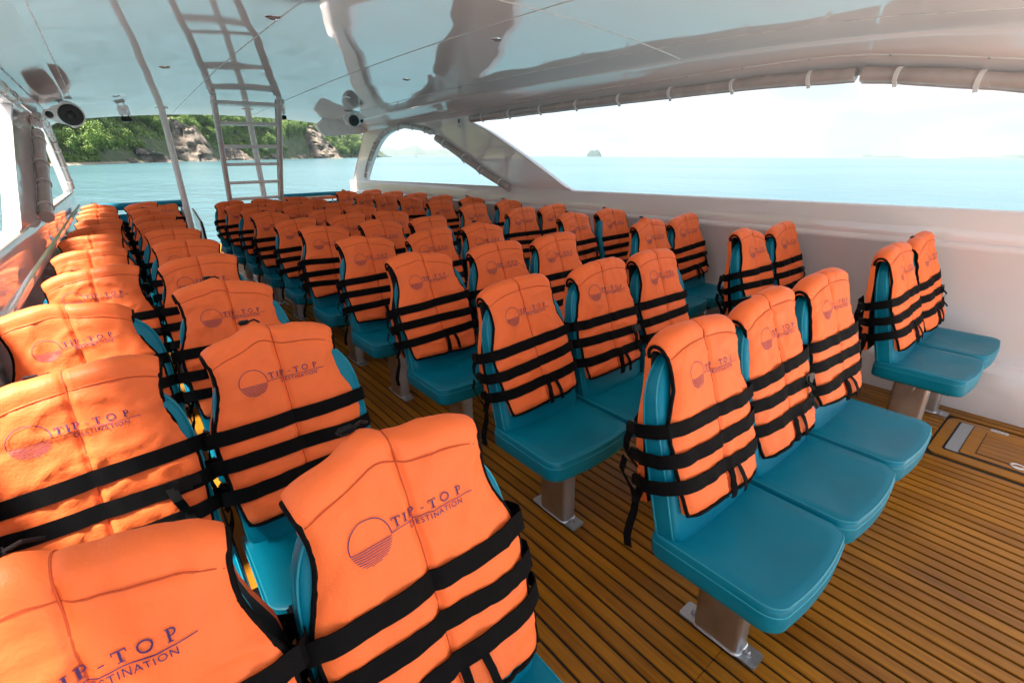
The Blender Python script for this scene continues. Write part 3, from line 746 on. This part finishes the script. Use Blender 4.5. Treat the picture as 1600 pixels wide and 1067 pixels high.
def jacket_meshes(J, loops=True, tails=0, clip=False, front=False):
    P = []          # (part name, mesh, parent index or None)
    P.append(('front_panel', shell(J, 0, 1, 36, 52, pinch0=.35, pinch1=.22).mesh('front_panel', ['orange', 'lining'], angle=70), None))
    P.append(('yoke', shell(J, 1, 2, 36, 12, pinch0=.22, pinch1=.2).mesh('yoke', ['orange', 'lining'], angle=70), None))
    P.append(('chest_panel', shell(J, 2, 3, 18, 14, pinch1=.3).mesh('chest_panel', ['orange', 'lining'], angle=70), None))
    # centre seam and shoulder seam, thin stitched lines
    m_ = MB(); rings = []
    for i in range(40):
        a = J.hem_a(0) + .004 + (J.A(0) - J.hem_a(0) - .01) * i / 39
        rings.append([J.pt(-.0012, a, -.002), J.pt(-.0012, a, .0012), J.pt(.0012, a, .0012), J.pt(.0012, a, -.002)])
    def top(x, th, off):
        r = (J.f(x, J.A(0)) * (1 - th / pi) + .046 * th / pi) + off + .0036 * noise.noise(Vector((x * 14 + J.seed, th * 1.6, J.seed * 2)))
        return J.ptraw(x, J.A(0) + r * .86 * sin(th) + .010 * sin(th), r * cos(th))
    for i in range(1, 16):
        th = pi * .75 * i / 15; rings.append([top(-.0012, th, -.002), top(-.0012, th, .0012), top(.0012, th, .0012), top(.0012, th, -.002)])
    m_.loft(rings); P.append(('centre_seam', m_.mesh('centre_seam', 'thread'), 0))
    m_ = MB(); m_.tube([J.pt(u * J.w(J.A(u)) * .97, J.A(u) - .003, -.0028) for u in [-1 + i / 14 for i in range(29)]], .0016, 5)
    P.append(('shoulder_seam', m_.mesh('shoulder_seam', 'thread'), 0))
    # binding along the armholes and hem
    for sx in (-1, 1):
        pts = []
        for i in range(26):
            a = J.hem_a(sx) + (J.A(sx) - J.hem_a(sx)) * i / 25; x = sx * J.w(a); pts.append(J.ptraw(x * 1.004, a, J.f(x, a) - .004))
        r = J.f(sx * J.w(J.A(sx)), J.A(sx))
        for i in range(1, 9):
            th = pi * i / 8; pts.append(J.ptraw(sx * J.w(J.A(sx)) * (1.004 + .05 * sin(th)), J.A(sx) + .034 * sin(th), .028 * cos(th)))
        m_ = MB(); m_.tube(pts, .0058, 8); P.append(('armhole_binding', m_.mesh('armhole_binding', 'webbing'), None))
    m_ = MB(); m_.tube([J.pt(u * J.w(J.hem_a(u)), J.hem_a(u) - .001, -.009) for u in [-1 + i / 12 for i in range(25)]], .0052, 8)
    P.append(('hem_binding', m_.mesh('hem_binding', 'webbing'), None))
    # three straps round the body
    for si, sa in enumerate(STRAPS):
        tilt = .012 * noise.noise(Vector((J.seed * 5, si * 3.3, 1))); W = .041
        m_ = MB(); rings = []
        def aof(x): return sa + tilt * x / .2 + .003 * noise.noise(Vector((x * 8, sa * 20, J.seed)))
        path = []
        for i in range(31):
            x = (-1 + 2 * i / 30) * J.w(sa) * .985; a = aof(x); g = [J.f(x + dx, a + k * W / 4) for k in (-2, -1, 0, 1, 2) for dx in (-.006, 0, .006)]; lo = max(g[:9]); hi = max(g[6:]); path.append((x, a, max(lo, hi) + .0024, max(lo, max(g) - .002) + .0024, max(hi, max(g) - .002) + .0024))
        drop = -.018 - .02 * abs(noise.noise(Vector((J.seed, si, 4))))
        def sidept(sgn):
            return [(sgn * .221, sa + tilt * sgn, .052), (sgn * .236, sa + tilt * sgn + drop * .2, .024), (sgn * .238, sa + drop * .5, -.020), (sgn * .230, sa + drop * .8, -.055), (sgn * .195, sa + drop, -.086), (sgn * .12, sa + drop, -.106 - .03 * (1 - sa)), (sgn * .02, sa + drop, -.112 - .03 * (1 - sa))]
        full = [(x, a, b_, b_, b_) for x, a, b_ in sidept(-1)[::-1]] + path + [(x, a, b_, b_, b_) for x, a, b_ in sidept(1)]
        n_ = len(full)
        for i, (x, a, b_, bl, bh) in enumerate(full):
            x0, x1 = full[max(i - 1, 0)], full[min(i + 1, n_ - 1)]
            d = Vector((x1[0] - x0[0], x1[2] - x0[2])); d = d.normalized() if d.length else Vector((1, 0)); nx, nb = d.y * -1, d.x
            nx, nb = (nx * .0014, nb * .0014)
            rings.append([J.ptraw(x - nx, a - W / 2, bl - nb), J.ptraw(x + nx, a - W / 2, bl + nb), J.ptraw(x + nx, a + W / 2, bh + nb), J.ptraw(x - nx, a + W / 2, bh - nb)])
        m_.loft(rings); P.append(('strap', m_.mesh('strap', 'webbing', angle=50), None))
    # webbing loops under the lowest strap
    if loops:
        for x0, lean in ((.012, -.008), (.052, .012)):
            m_ = MB(); rings = []
            for i in range(9):
                a = .192 - .098 * i / 8; x = x0 + lean * i / 8; of = .004 + .010 * sin(pi * i / 8)
                rings.append([J.pt(x - .008, a, of - .003), J.pt(x + .008, a, of - .003), J.pt(x + .008, a, of), J.pt(x - .008, a, of)])
            m_.loft(rings); P.append(('webbing_loop', m_.mesh('webbing_loop', 'webbing'), None))
    # buckles and loose strap ends hanging at the side
    rnd = random.Random(J.seed)
    for sgn in ((-1, 1) if tails >= 2 else ((-1,) if tails else ())):
        for q in range(2 if sgn < 0 else 1):
            x = sgn * (.205 + .015 * q); a0 = STRAPS[q] - .03; b0 = -.095 - .02 * q
            pts = [J.ptraw(x, a0, b0)]
            for i in range(1, 9):
                pts.append(J.ptraw(x + sgn * .02 * sin(i * .9 + q) * .8, a0 - .028 * i * (1 + .3 * q), b0 - .012 * sin(i * .8 + q * 2)))
            m_ = MB(); m_.ribbon(pts, [Vector((.35 * sin(i * .5 + q), 1, .15 * cos(i))) for i in range(9)], .024, .003)
            P.append(('strap_tail', m_.mesh('strap_tail', 'webbing'), None))
        for q in range(3):
            c_ = J.ptraw(sgn * .212, STRAPS[q] - .018, -.075); m_ = MB(); m_.bbox(c_, (.018, .052, .036), .005); m_.bbox(c_ + Vector((sgn * .004, -.032, 0)), (.014, .02, .024), .004)
            P.append(('buckle', m_.mesh('buckle', 'black_plastic'), None))
    if clip:
        m_ = MB(); c_ = J.ptraw(-.055, J.A(-.3) + .048 + J.peak * .5, -.012)
        m_.bbox(c_, (.034, .022, .012), .005); m_.tube([c_ + Vector((.012, 0, 0)), c_ + Vector((.03, .006, .002)), c_ + Vector((.045, .02, -.012))], .003, 6)
        P.append(('collar_clip', m_.mesh('collar_clip', 'black_plastic'), None))
    if front:     # side-release buckle with a loose end on the front, near the right edge
        for q, sa in ((1, STRAPS[1]),):
            x0 = .150; m_ = MB(); c_ = J.pt(x0, sa, .010); rot = Matrix.Rotation(LEAN * -1, 3, 'X')
            m_.box(c_, (.050, .010, .036), rot=rot); m_.box(c_ + Vector((.034, .002, 0)), (.026, .008, .024), rot=rot); m_.box(c_ + Vector((-.006, -.007, 0)), (.014, .006, .028), rot=rot)
            P.append(('front_buckle', m_.mesh('front_buckle', 'black_plastic'), None))
            m_ = MB(); m_.ribbon([J.pt(x0 - .02 + .004 * i, sa - .016 * i, .012 + .006 * sin(i * 1.1)) for i in range(8)], [Vector((1, 0, .1 * sin(i))) for i in range(8)], .022, .0025)
            P.append(('strap_tail', m_.mesh('strap_tail', 'webbing'), None))
    # printed emblem and name
    m_ = MB()
    for poly in LOGO: m_.add([J.pt(x, .486 + y, .0024) for x, y in poly], [tuple(range(len(poly)))])
    P.append(('printed_logo', m_.mesh('printed_logo', 'ink', smooth=False), 0))
    return P
VAR = [jacket_meshes(Jacket(1.0), True, 2), jacket_meshes(Jacket(2.3, hem=.095, skew=.016, wr=1.3), True, 1, True, True),
       jacket_meshes(Jacket(3.7, hem=.115, skew=-.016, droop=.016), False, 2), jacket_meshes(Jacket(5.1, hem=.10, peak=.022, wr=1.2), True, 2, True),
       jacket_meshes(Jacket(6.4, hem=.11, skew=.010, droop=-.016), True, 1), jacket_meshes(Jacket(8.2, hem=.10, peak=.016, skew=-.012, wr=1.4), False, 1, True, True),
       jacket_meshes(Jacket(9.9, hem=.12, skew=.020, droop=.010, wr=1.5), True, 2, False, True), jacket_meshes(Jacket(12.4, hem=.09, peak=.012, skew=-.022, droop=-.01, wr=1.2), True, 2)]
rj = random.Random(11)
def jacket(x, row, label, var, yoff=0., z=0., rot=None, group='life jackets on the seats'):
    e = empty('life_jacket', (x + max(-.010, min(.010, rj.gauss(0, .006))), ROW0 + row * PITCH + yoff, z))
    tag(e, label, 'life jacket', group)
    # small turns about the top of the backrest
    ry = rot if rot is not None else max(-.05, min(.05, rj.gauss(0, .03)))
    e.rotation_euler = (rj.uniform(-.006, .010), ry, rj.gauss(0, .03))
    e.location.x -= sin(ry) * .75
    e.scale = (rj.uniform(.97, 1.03), 1, 1)
    objs = []
    for nm, me, par in VAR[var]:
        o_ = inst(nm, me, e if par is None else objs[par]); objs.append(o_)
    return e
ORD = ['first', 'second', 'third', 'fourth', 'fifth', 'sixth', 'seventh', 'eighth', 'ninth', 'tenth', 'eleventh']
SEATP = .4623
for r in range(11):
    R_ORD = ORD[r]
    bench('two_seat_bench', 2, -.184, r, f'teal two-seat bench against the left side wall, {R_ORD} row from the viewer', 'two-seat benches on the left')
    for k, pos in enumerate(('wall seat', 'aisle seat')):
        v = rj.choice((0, 1, 2, 4, 5, 6, 7))
        if k == 1 and r in (0, 1): v = 3
        if k == 0 and r in (0, 1): v = 5 if r == 0 else 1
        jacket(-.184 + k * SEATP, r, f'orange life jacket on the {pos} of the left bench, {R_ORD} row from the viewer', v)
    if r < 10:
        bench('three_seat_bench', 3, 1.215, r, f'teal three-seat bench in the centre of the deck, {R_ORD} row from the viewer', 'three-seat benches in the centre')
        for k, pos in enumerate(('left seat', 'middle seat', 'right seat')):
            v = rj.choice((0, 1, 2, 4, 5, 6, 7))
            if r == 0: v = (0, 1, 4)[k]
            jacket(1.215 + k * SEATP, r, f'orange life jacket on the {pos} of the centre bench, {R_ORD} row from the viewer', v)
    bench('two_seat_bench', 2, 3.14, r, f'teal two-seat bench against the right side wall, {R_ORD} row from the viewer', 'two-seat benches on the right')
    for k, pos in enumerate(('aisle seat', 'wall seat')):
        v = rj.choice((0, 1, 2, 3, 4, 5, 6, 7))
        if r == 0: v = (0, 1)[k]
        jacket(3.14 + k * SEATP, r, f'orange life jacket on the {pos} of the right bench, {R_ORD} row from the viewer', v)

# ------------------------------------------------------------------ stern fittings
def stern_bench(x0, x1, lab):
    e = empty('stern_bench', ((x0 + x1) / 2, 9.66, 0)); tag(e, lab, 'bench', 'benches at the stern')
    hw = (x1 - x0) / 2
    b_ = MB(); b_.bbox((0, 0, .21), (2 * hw, .72, .40), .03); b_.build('base', 'gelcoat', e)
    b_ = MB(); b_.bbox((0, -.02, .46), (2 * hw - .04, .66, .10), .035); b_.build('seat_cushion', 'teal_vinyl', e)
    b_ = MB(); b_.tube([(-hw + .02, .28, .93), (hw - .02, .28, .93)], .058, 14); b_.build('bolster', 'teal_vinyl', e)
    b_ = MB(); b_.bbox((0, .33, .64), (2 * hw - .1, .06, .34), .02); b_.build('back_cushion', 'teal_vinyl', e)
    for sx in (-1, 1):
        b_ = MB(); b_.tube([(sx * (hw - .12), .30, .40), (sx * (hw - .12), .30, .90)], .018, 8); b_.build('support', 'steel', e)
    return e
sb = stern_bench(-.36, .98, 'teal padded stern bench with round bolster, left of the white pole')
b_ = MB()
prof = [(-.42, .0), (-.42, .55), (-.36, .66), (-.1, .72), (.2, .80), (.36, .82), (.36, .0)]
b_.loft([[(.69, y, z) for y, z in prof], [(.73, y, z) for y, z in prof]]); b_.build('side_panel', 'gelcoat', sb, angle=25)
b_ = MB(); b_.tube([(.71, y, z) for y, z in prof[:-1]], .016, 8); b_.build('rubber_edge', 'black_plastic', sb)
stern_bench(2.45, 3.80, 'teal padded stern bench with round bolster, in the right stern corner')
# spare jackets laid over the bolsters
j = jacket(.60, 0, 'orange life jacket hung on the bolster of the left stern bench', 0, 0, -.13, 0., 'spare life jackets at the stern'); j.location = (.62, 9.46, -.10)
j = jacket(2.62, 0, 'orange life jacket hung on the bolster of the right stern bench', 4, 0, -.13, 0., 'spare life jackets at the stern'); j.location = (2.62, 9.46, -.09)
# steel tray table
e = empty('tray_table', (2.92, 9.06, 0)); tag(e, 'small stainless steel tray table standing behind the last row', 'table')
b_ = MB(); b_.bbox((0, 0, .93), (.50, .32, .03), .006); b_.bbox((0, -.155, .953), (.50, .012, .02), .003); b_.bbox((0, .155, .953), (.50, .012, .02), .003); b_.build('tray', 'chrome', e)
for sx in (-1, 1):
    for sy in (-1, 1):
        b_ = MB(); b_.tube([(sx * .22, sy * .13, .004), (sx * .22, sy * .13, .92)], .012, 8); b_.build('leg', 'steel', e)
# ------------------------------------------------------------------ island
SHORE = [(-70, 170), (-40, 140), (-20, 134), (-6.2, 140), (-1.3, 152), (3.2, 188), (6.7, 220), (10.5, 260), (14.5, 310), (18, 390), (22, 540), (25, 660)]
def isl(bdeg, d):      # point of the island: compass bearing from the boat's bow-stern line, d metres inland of the shore
    r = smooth_tab(SHORE, bdeg) + d; b = radians(bdeg); return r * sin(b), r * cos(b)
def hill_h(bdeg, d):
    x, y = isl(bdeg, d)
    n = noise.noise(Vector((x * .016, y * .016, 3))); n2 = noise.noise(Vector((x * .06, y * .06, 9)))
    base = .25 + .22 * max(0, d) if d < 3 else .9 + 52 * (1 - exp(-(d - 3) / 55.0)) * (1 + .3 * n)
    fade = max(.04, min(1., (25 - bdeg) / 4.))
    return base * fade + 1.6 * n2 * max(0, min(1, d / 10))
mb = MB(); rows = []
ds = [-4, 0, 1, 2, 3, 4.5, 7, 10, 14, 18, 23, 29, 36, 44, 54, 66, 80, 100, 125]
for i in range(190):
    b = -70 + 95 * i / 189; r_ = []
    for d in ds:
        x, y = isl(b, d); r_.append((x, y, sea_z(x, y) + (-.6 if d < 0 else hill_h(b, d))))
    rows.append(r_)
mb.grid(rows); hill = mb.build('hillside', ['hill_soil', 'sand'], angle=80); tag(hill, kind='structure')
nd = len(ds) - 1
for k, p in enumerate(hill.data.polygons):
    if k % nd < 2: p.material_index = 1
def zone(b):
    for lim, txt in ((-4.5, 'through the left opening'), (-.5, 'just right of the left loudspeaker'), (4, 'left of the white pole'), (8, 'above the tall cliff'), (11, 'behind the ladder'), (14, 'right of the ladder'), (99, 'near the right loudspeaker')):
        if b < lim: return txt
# rocks
def rock_mesh(seed, n=3):
    bm = bmesh.new(); bmesh.ops.create_icosphere(bm, subdivisions=n, radius=1)
    for v in bm.verts:
        p = v.co.copy(); k = 1 + .35 * noise.noise(p * 1.3 + Vector((seed, 0, 0))) + .16 * noise.noise(p * 3.1 + Vector((0, seed, 0)))
        c_ = noise.cell(p * 2.2 + Vector((seed, seed, 0))); k += .10 * c_
        v.co = p * k
    me = bpy.data.meshes.new('rock'); bm.to_mesh(me); bm.free(); me.materials.append(MAT['rock']); return me
ROCKS = [rock_mesh(i * 3.7 + 1) for i in range(5)]
rr_ = random.Random(5)
def rock(b, d, s_, label, cat='rock', group=None, sc=(1, 1, 1)):
    x, y = isl(b, d); o_ = inst('rock', ROCKS[rr_.randrange(5)], None, (x, y, sea_z(x, y) + (hill_h(b, d) if d > 0 else 0)))
    o_.scale = (s_ * sc[0], s_ * sc[1], s_ * sc[2]); o_.rotation_euler = (rr_.uniform(-.3, .3), rr_.uniform(-.3, .3), rr_.uniform(0, 6)); tag(o_, label, cat, group)
    return o_
def cliff(b, d, w_, hgt, seed, label):
    m_ = MB(); rows = []
    nu, nv = 44, 22
    for j in range(nv + 1):
        v = j / nv; r_ = []
        for i in range(nu + 1):
            u = -1 + 2 * i / nu; env = (1 - abs(u) ** 2.2)
            px = u * w_; pz = v * hgt * max(.05, env + .30 * noise.noise(Vector((u * 2.5, seed, 0))) + .16 * noise.noise(Vector((u * 8, seed, 2))))
            py = v * hgt * .55 + (u * u) * 4
            nn = noise.fractal(Vector((px * .16 + seed, pz * .22, py * .1)), 1.0, 2.0, 5); py -= 2.4 * nn + 1.2 * noise.cell(Vector((px * .3, pz * .35, seed)))
            r_.append((px, py, pz - .6))
        rows.append(r_)
    back = [[(p[0], p[1] + 9, p[2] - .3) for p in r_] for r_ in rows]
    m_.grid(rows); m_.grid(back, flip=True); m_.grid([rows[-1], back[-1]]); m_.grid([[r_[0] for r_ in rows], [r_[0] for r_ in back]]); m_.grid([[r_[-1] for r_ in rows], [r_[-1] for r_ in back]])
    o_ = m_.build('cliff', 'rock', angle=25); x, y = isl(b, d); o_.location = (x, y, sea_z(x, y)); o_.rotation_euler.z = -radians(b); tag(o_, label, 'cliff')
    return o_
CL = [(5.6, 4, 14, 15, 2.0, 'tall tan rock cliff rising from the shore between the trees, beside the pole'),
      (9.6, 4, 11, 7, 6.0, 'lower weathered rock face behind the ladder, at the foot of the wood'),
      (2.6, 3, 10, 4.5, 15.0, 'low brown rock ledge along the beach left of the tall cliff'),
      (-6.6, 4, 6, 9, 9.0, 'brown rock face by the water seen through the left side opening'),
      (17.2, 8, 22, 20, 12.0, 'pale eroded cliff under the loudspeaker at the far end of the island')]
for a in CL: cliff(*a)
for i in range(36):
    b = rr_.uniform(1, 12) if i < 24 else rr_.uniform(12, 23)
    rock(b, rr_.uniform(-1.0, 2.5), rr_.uniform(.5, 1.7) * (1 if b < 12 else 1.7), 'tan boulder on the island shore below the trees, ' + zone(b), 'rock', 'boulders on the shore', sc=(1.3, 1, .8))
# trees
def leaf_crown(seed, rx, rz, n, blobs):
    rg = random.Random(seed); m_ = MB(); vs = []; fs = []
    cl = []
    for _ in range(blobs):
        while True:
            p = Vector((rg.uniform(-1, 1), rg.uniform(-1, 1), rg.uniform(-.75, 1)))
            if p.length < 1: break
        cl.append((Vector((p.x * rx * .72, p.y * rx * .72, p.z * rz * .72)), rg.uniform(.28, .5) * rx))
    for i in range(n):
        c_, r = cl[rg.randrange(blobs)]
        d = Vector((rg.gauss(0, 1), rg.gauss(0, 1), rg.gauss(0.25, 1))).normalized()
        p = c_ + d * r * (.65 + .4 * rg.random())
        nrm = (d + Vector((rg.uniform(-.8, .8), rg.uniform(-.8, .8), rg.uniform(-.3, .9)))).normalized()
        a = nrm.orthogonal().normalized(); th = rg.uniform(0, 6.28); a = a * cos(th) + nrm.cross(a) * sin(th); b_ = nrm.cross(a)
        L_ = rg.uniform(.28, .5); W_ = L_ * .5; k = len(vs)
        vs += [p - a * L_ * .5, p + b_ * W_ * .5 + nrm * .04, p + a * L_ * .5, p - b_ * W_ * .5 + nrm * .04]; fs += [(k, k + 1, k + 2), (k, k + 2, k + 3)]
    m_.add(vs, fs); return m_.mesh('crown', 'leaf', smooth=False), cl
def trunk_mesh(seed, h_, cl):
    rg = random.Random(seed); m_ = MB(); pts = [Vector((.25 * noise.noise(Vector((i * .4, seed, 0))) * i * .3, .25 * noise.noise(Vector((seed, i * .4, 0))) * i * .3, -1.0 + (h_ + 1) * i / 6)) for i in range(7)]
    m_.tube(pts, [.20 - .02 * i for i in range(7)], 7)
    for c_, r in cl[:9]:
        s0 = pts[rg.randrange(3, 6)]; e_ = c_ + Vector((0, 0, h_)); mid = s0.lerp(e_, .5) + Vector((0, 0, -.2)); m_.tube([s0, mid, e_], [.08, .06, .03], 5)
    return m_.mesh('trunk', 'bark')
TREES = []
for i, (rx, rz, h_, n) in enumerate(((3.0, 2.4, 3.4, 2600), (2.4, 2.8, 4.2, 2200), (3.6, 2.3, 3.8, 3000), (2.0, 1.8, 2.2, 1700), (2.8, 3.2, 5.0, 2600))):
    me, cl = leaf_crown(20 + i, rx, rz, n, 15 + 2 * i); TREES.append((me, trunk_mesh(i + 2.5, h_, cl), h_))
TL = ['broad green tree on the island slope', 'upright leafy tree on the island slope', 'wide spreading tree on the island slope', 'small bushy tree on the island slope', 'tall full-crowned tree on the island slope']
def tree(b, d, kind, s_):
    x, y = isl(b, d); me, tr, h_ = TREES[kind]
    e = empty('tree', (x, y, sea_z(x, y) + hill_h(b, d) - .3)); tag(e, TL[kind] + (' by the shore, ' if d < 8 else ' higher up, ') + zone(b), 'tree', 'trees on the island slope')
    e.rotation_euler = (0, 0, rr_.uniform(0, 6.28)); e.scale = (s_, s_, s_ * rr_.uniform(.9, 1.15))
    inst('trunk', tr, e); inst('crown', me, e, (0, 0, h_))
placed = []
def try_tree(b, d, kind, s_, gap):
    x, y = isl(b, d)
    for px, py in placed:
        if (px - x) ** 2 + (py - y) ** 2 < gap * gap: return False
    r = (x * x + y * y) ** .5
    for cb, cd, cw, ch, _, _ in CL:
        if abs(b - cb) * r * .01745 < cw * .6 and d < cd + ch * .5: return False
    placed.append((x, y)); tree(b, d, kind, s_); return True
cnt = 0
for d0, d1, n, kinds in ((3, 6, 70, (3, 3, 0, 1)), (6, 11, 80, (0, 2, 3, 1)), (11, 17, 80, (0, 1, 2, 4)), (17, 25, 70, (2, 4, 1, 0))):
    k = 0
    for _ in range(n * 8):
        if k >= n: break
        b = rr_.uniform(-9.5, 24); far_ = smooth_tab(SHORE, b) / 150
        if try_tree(b, rr_.uniform(d0, d1), rr_.choice(kinds), rr_.uniform(.75, 1.15) * far_ ** .6, 2.6 * far_ ** .6): k += 1; cnt += 1
# low scrub between the trunks
rg = random.Random(77); mb = MB(); vs = []; fs = []
for i in range(42000):
    b = rg.uniform(-10, 24); d = 2.2 + 30 * rg.random() ** 1.3
    x, y = isl(b, d); r = (x * x + y * y) ** .5
    if any(abs(b - cb) * r * .01745 < cw * .75 and d < cd + ch * .45 for cb, cd, cw, ch, _, _ in CL): continue
    p = Vector((x, y, sea_z(x, y) + hill_h(b, d) + rg.uniform(0, .9))); n_ = Vector((rg.uniform(-1, 1) - x / r * .4, rg.uniform(-1, 1) - y / r * .4, rg.uniform(.1, 1.2))).normalized()
    a = n_.orthogonal().normalized(); th = rg.uniform(0, 6.3); a = a * cos(th) + n_.cross(a) * sin(th); c_ = n_.cross(a); L_ = rg.uniform(.4, .8) * (r / 150) ** .5; k = len(vs)
    vs += [p - a * L_ * .5, p + c_ * L_ * .3, p + a * L_ * .5, p - c_ * L_ * .3]; fs += [(k, k + 1, k + 2), (k, k + 2, k + 3)]
mb.add(vs, fs); tag(mb.build('undergrowth', 'leaf', smooth=False), kind='stuff')
# far land
def ridge(name, pts, depth, label, cat, m_='far_hill', seed=0):
    """pts: (x, y, height) along the foot line"""
    mb = MB(); rows = []
    n = len(pts)
    fine = []
    for i in range(n - 1):
        for k in range(8): u = k / 8; fine.append(tuple(pts[i][j] + (pts[i + 1][j] - pts[i][j]) * u for j in range(3)))
    fine.append(pts[-1])
    for x, y, hh in fine:
        hh = max(.3, hh * (1 + .22 * noise.noise(Vector((x * .01 + seed, y * .01, 1)))))
        d = Vector((x, y)).normalized(); r_ = []
        for k, q in ((0, -.02), (.12, .45), (.3, .8), (.5, 1.0), (.8, .6), (1, -.02)):
            xx, yy = x + d.x * depth * k, y + d.y * depth * k
            r_.append((xx, yy, sea_z(xx, yy) + hh * q * (1 + .12 * noise.noise(Vector((x * .04, k * 6, seed))))))
        rows.append(r_)
    mb.grid(rows); o_ = mb.build(name, m_, angle=80); tag(o_, label, cat); return o_
def at(px, py, dist):      # ground direction of a picture column, used to set far land at its bearing
    d = (px - 800) * r2 - (py - 533.5) * u2 + F_PX * fw; d2 = Vector((d.x, d.y)).normalized(); return d2.x * dist, d2.y * dist
def far(cols, dist, name, depth, label, m_='far_hill', seed=0):
    pts = []
    for px, hpx in cols: x, y = at(px, 243, dist); pts.append((x, y, hpx / F_PX * dist * 1.0))
    return ridge(name, pts, depth, label, 'island', m_, seed)
far([(565, 3), (590, 9), (607, 12), (625, 7), (650, 13), (668, 7), (690, 10), (712, 4), (735, 2), (760, .5)], 5600, 'far_island', 600, 'hazy blue hilly island on the horizon behind the arched opening', seed=1)
far([(916.5, .6), (918.5, 4.5), (921, 8), (925, 8.6), (928, 7.4), (931, 8.8), (935, 8.2), (938, 5), (940.5, .6)], 2600, 'islet', 80, 'small dark rocky islet alone on the horizon', 'islet_rock', seed=4)
far([(1345, .5), (1355, 4.5), (1368, 2), (1400, 3), (1420, .8)], 6000, 'far_island', 200, 'low faint island on the horizon near the curtain roll joint', seed=7)
far([(1490, .5), (1525, 1.8), (1555, 2.0), (1580, 4), (1610, 3.5), (1660, 3)], 6000, 'far_island', 200, 'low faint island on the horizon at the right picture edge', seed=9)
far([(582, 1.0), (590, 4), (600, 3.5), (608, 1.5), (613, .5)], 640, 'rocky_point', 25, 'low rocky point with scrub just off the island tip', 'islet_rock', seed=12)
x, y = at(650, 243, 700); e = empty('buoy', (x, y, sea_z(x, y))); tag(e, 'tiny dark buoy floating far off behind the arched opening', 'buoy')
b_ = MB(); b_.lathe((0, 0, 0), [(.2, -.4), (1.0, -.2), (1.1, .4), (.7, .8), (.3, 1.0)], 14); b_.build('float', 'dark_metal', e)
b_ = MB(); b_.tube([(0, 0, .9), (0, 0, 2.6)], .12, 8); b_.lathe((0, 0, 2.6), [(.35, 0), (.35, .6), (0, .9)], 10); b_.build('mast', 'dark_metal', e)
print('trees', cnt, 'objects', len(bpy.data.objects))

# ------------------------------------------------------------------ air
HZ = 3950
mb = MB(); vs = []
for zoff in (-1.5, 150):
    for sx, sy in ((-1, -1), (1, -1), (1, 1), (-1, 1)):
        x, y = sx * 6700, sy * 6700; vs.append((x, y, sea_z(x, y) + zoff))
mb.add(vs, [(0, 1, 2, 3)[::-1], (4, 5, 6, 7), (0, 1, 5, 4), (1, 2, 6, 5), (2, 3, 7, 6), (3, 0, 4, 7)])
m = bpy.data.materials.new('air'); m.use_nodes = True; MAT['air'] = m
t = m.node_tree; t.nodes.clear(); o_ = t.nodes.new('ShaderNodeOutputMaterial'); pv = t.nodes.new('ShaderNodeVolumePrincipled')
pv.inputs['Color'].default_value = (.72, .85, .98, 1); pv.inputs['Density'].default_value = .00009; pv.inputs['Anisotropy'].default_value = .2
t.links.new(pv.outputs[0], o_.inputs['Volume'])
hz = mb.build('haze', 'air', smooth=False); tag(hz, kind='stuff')
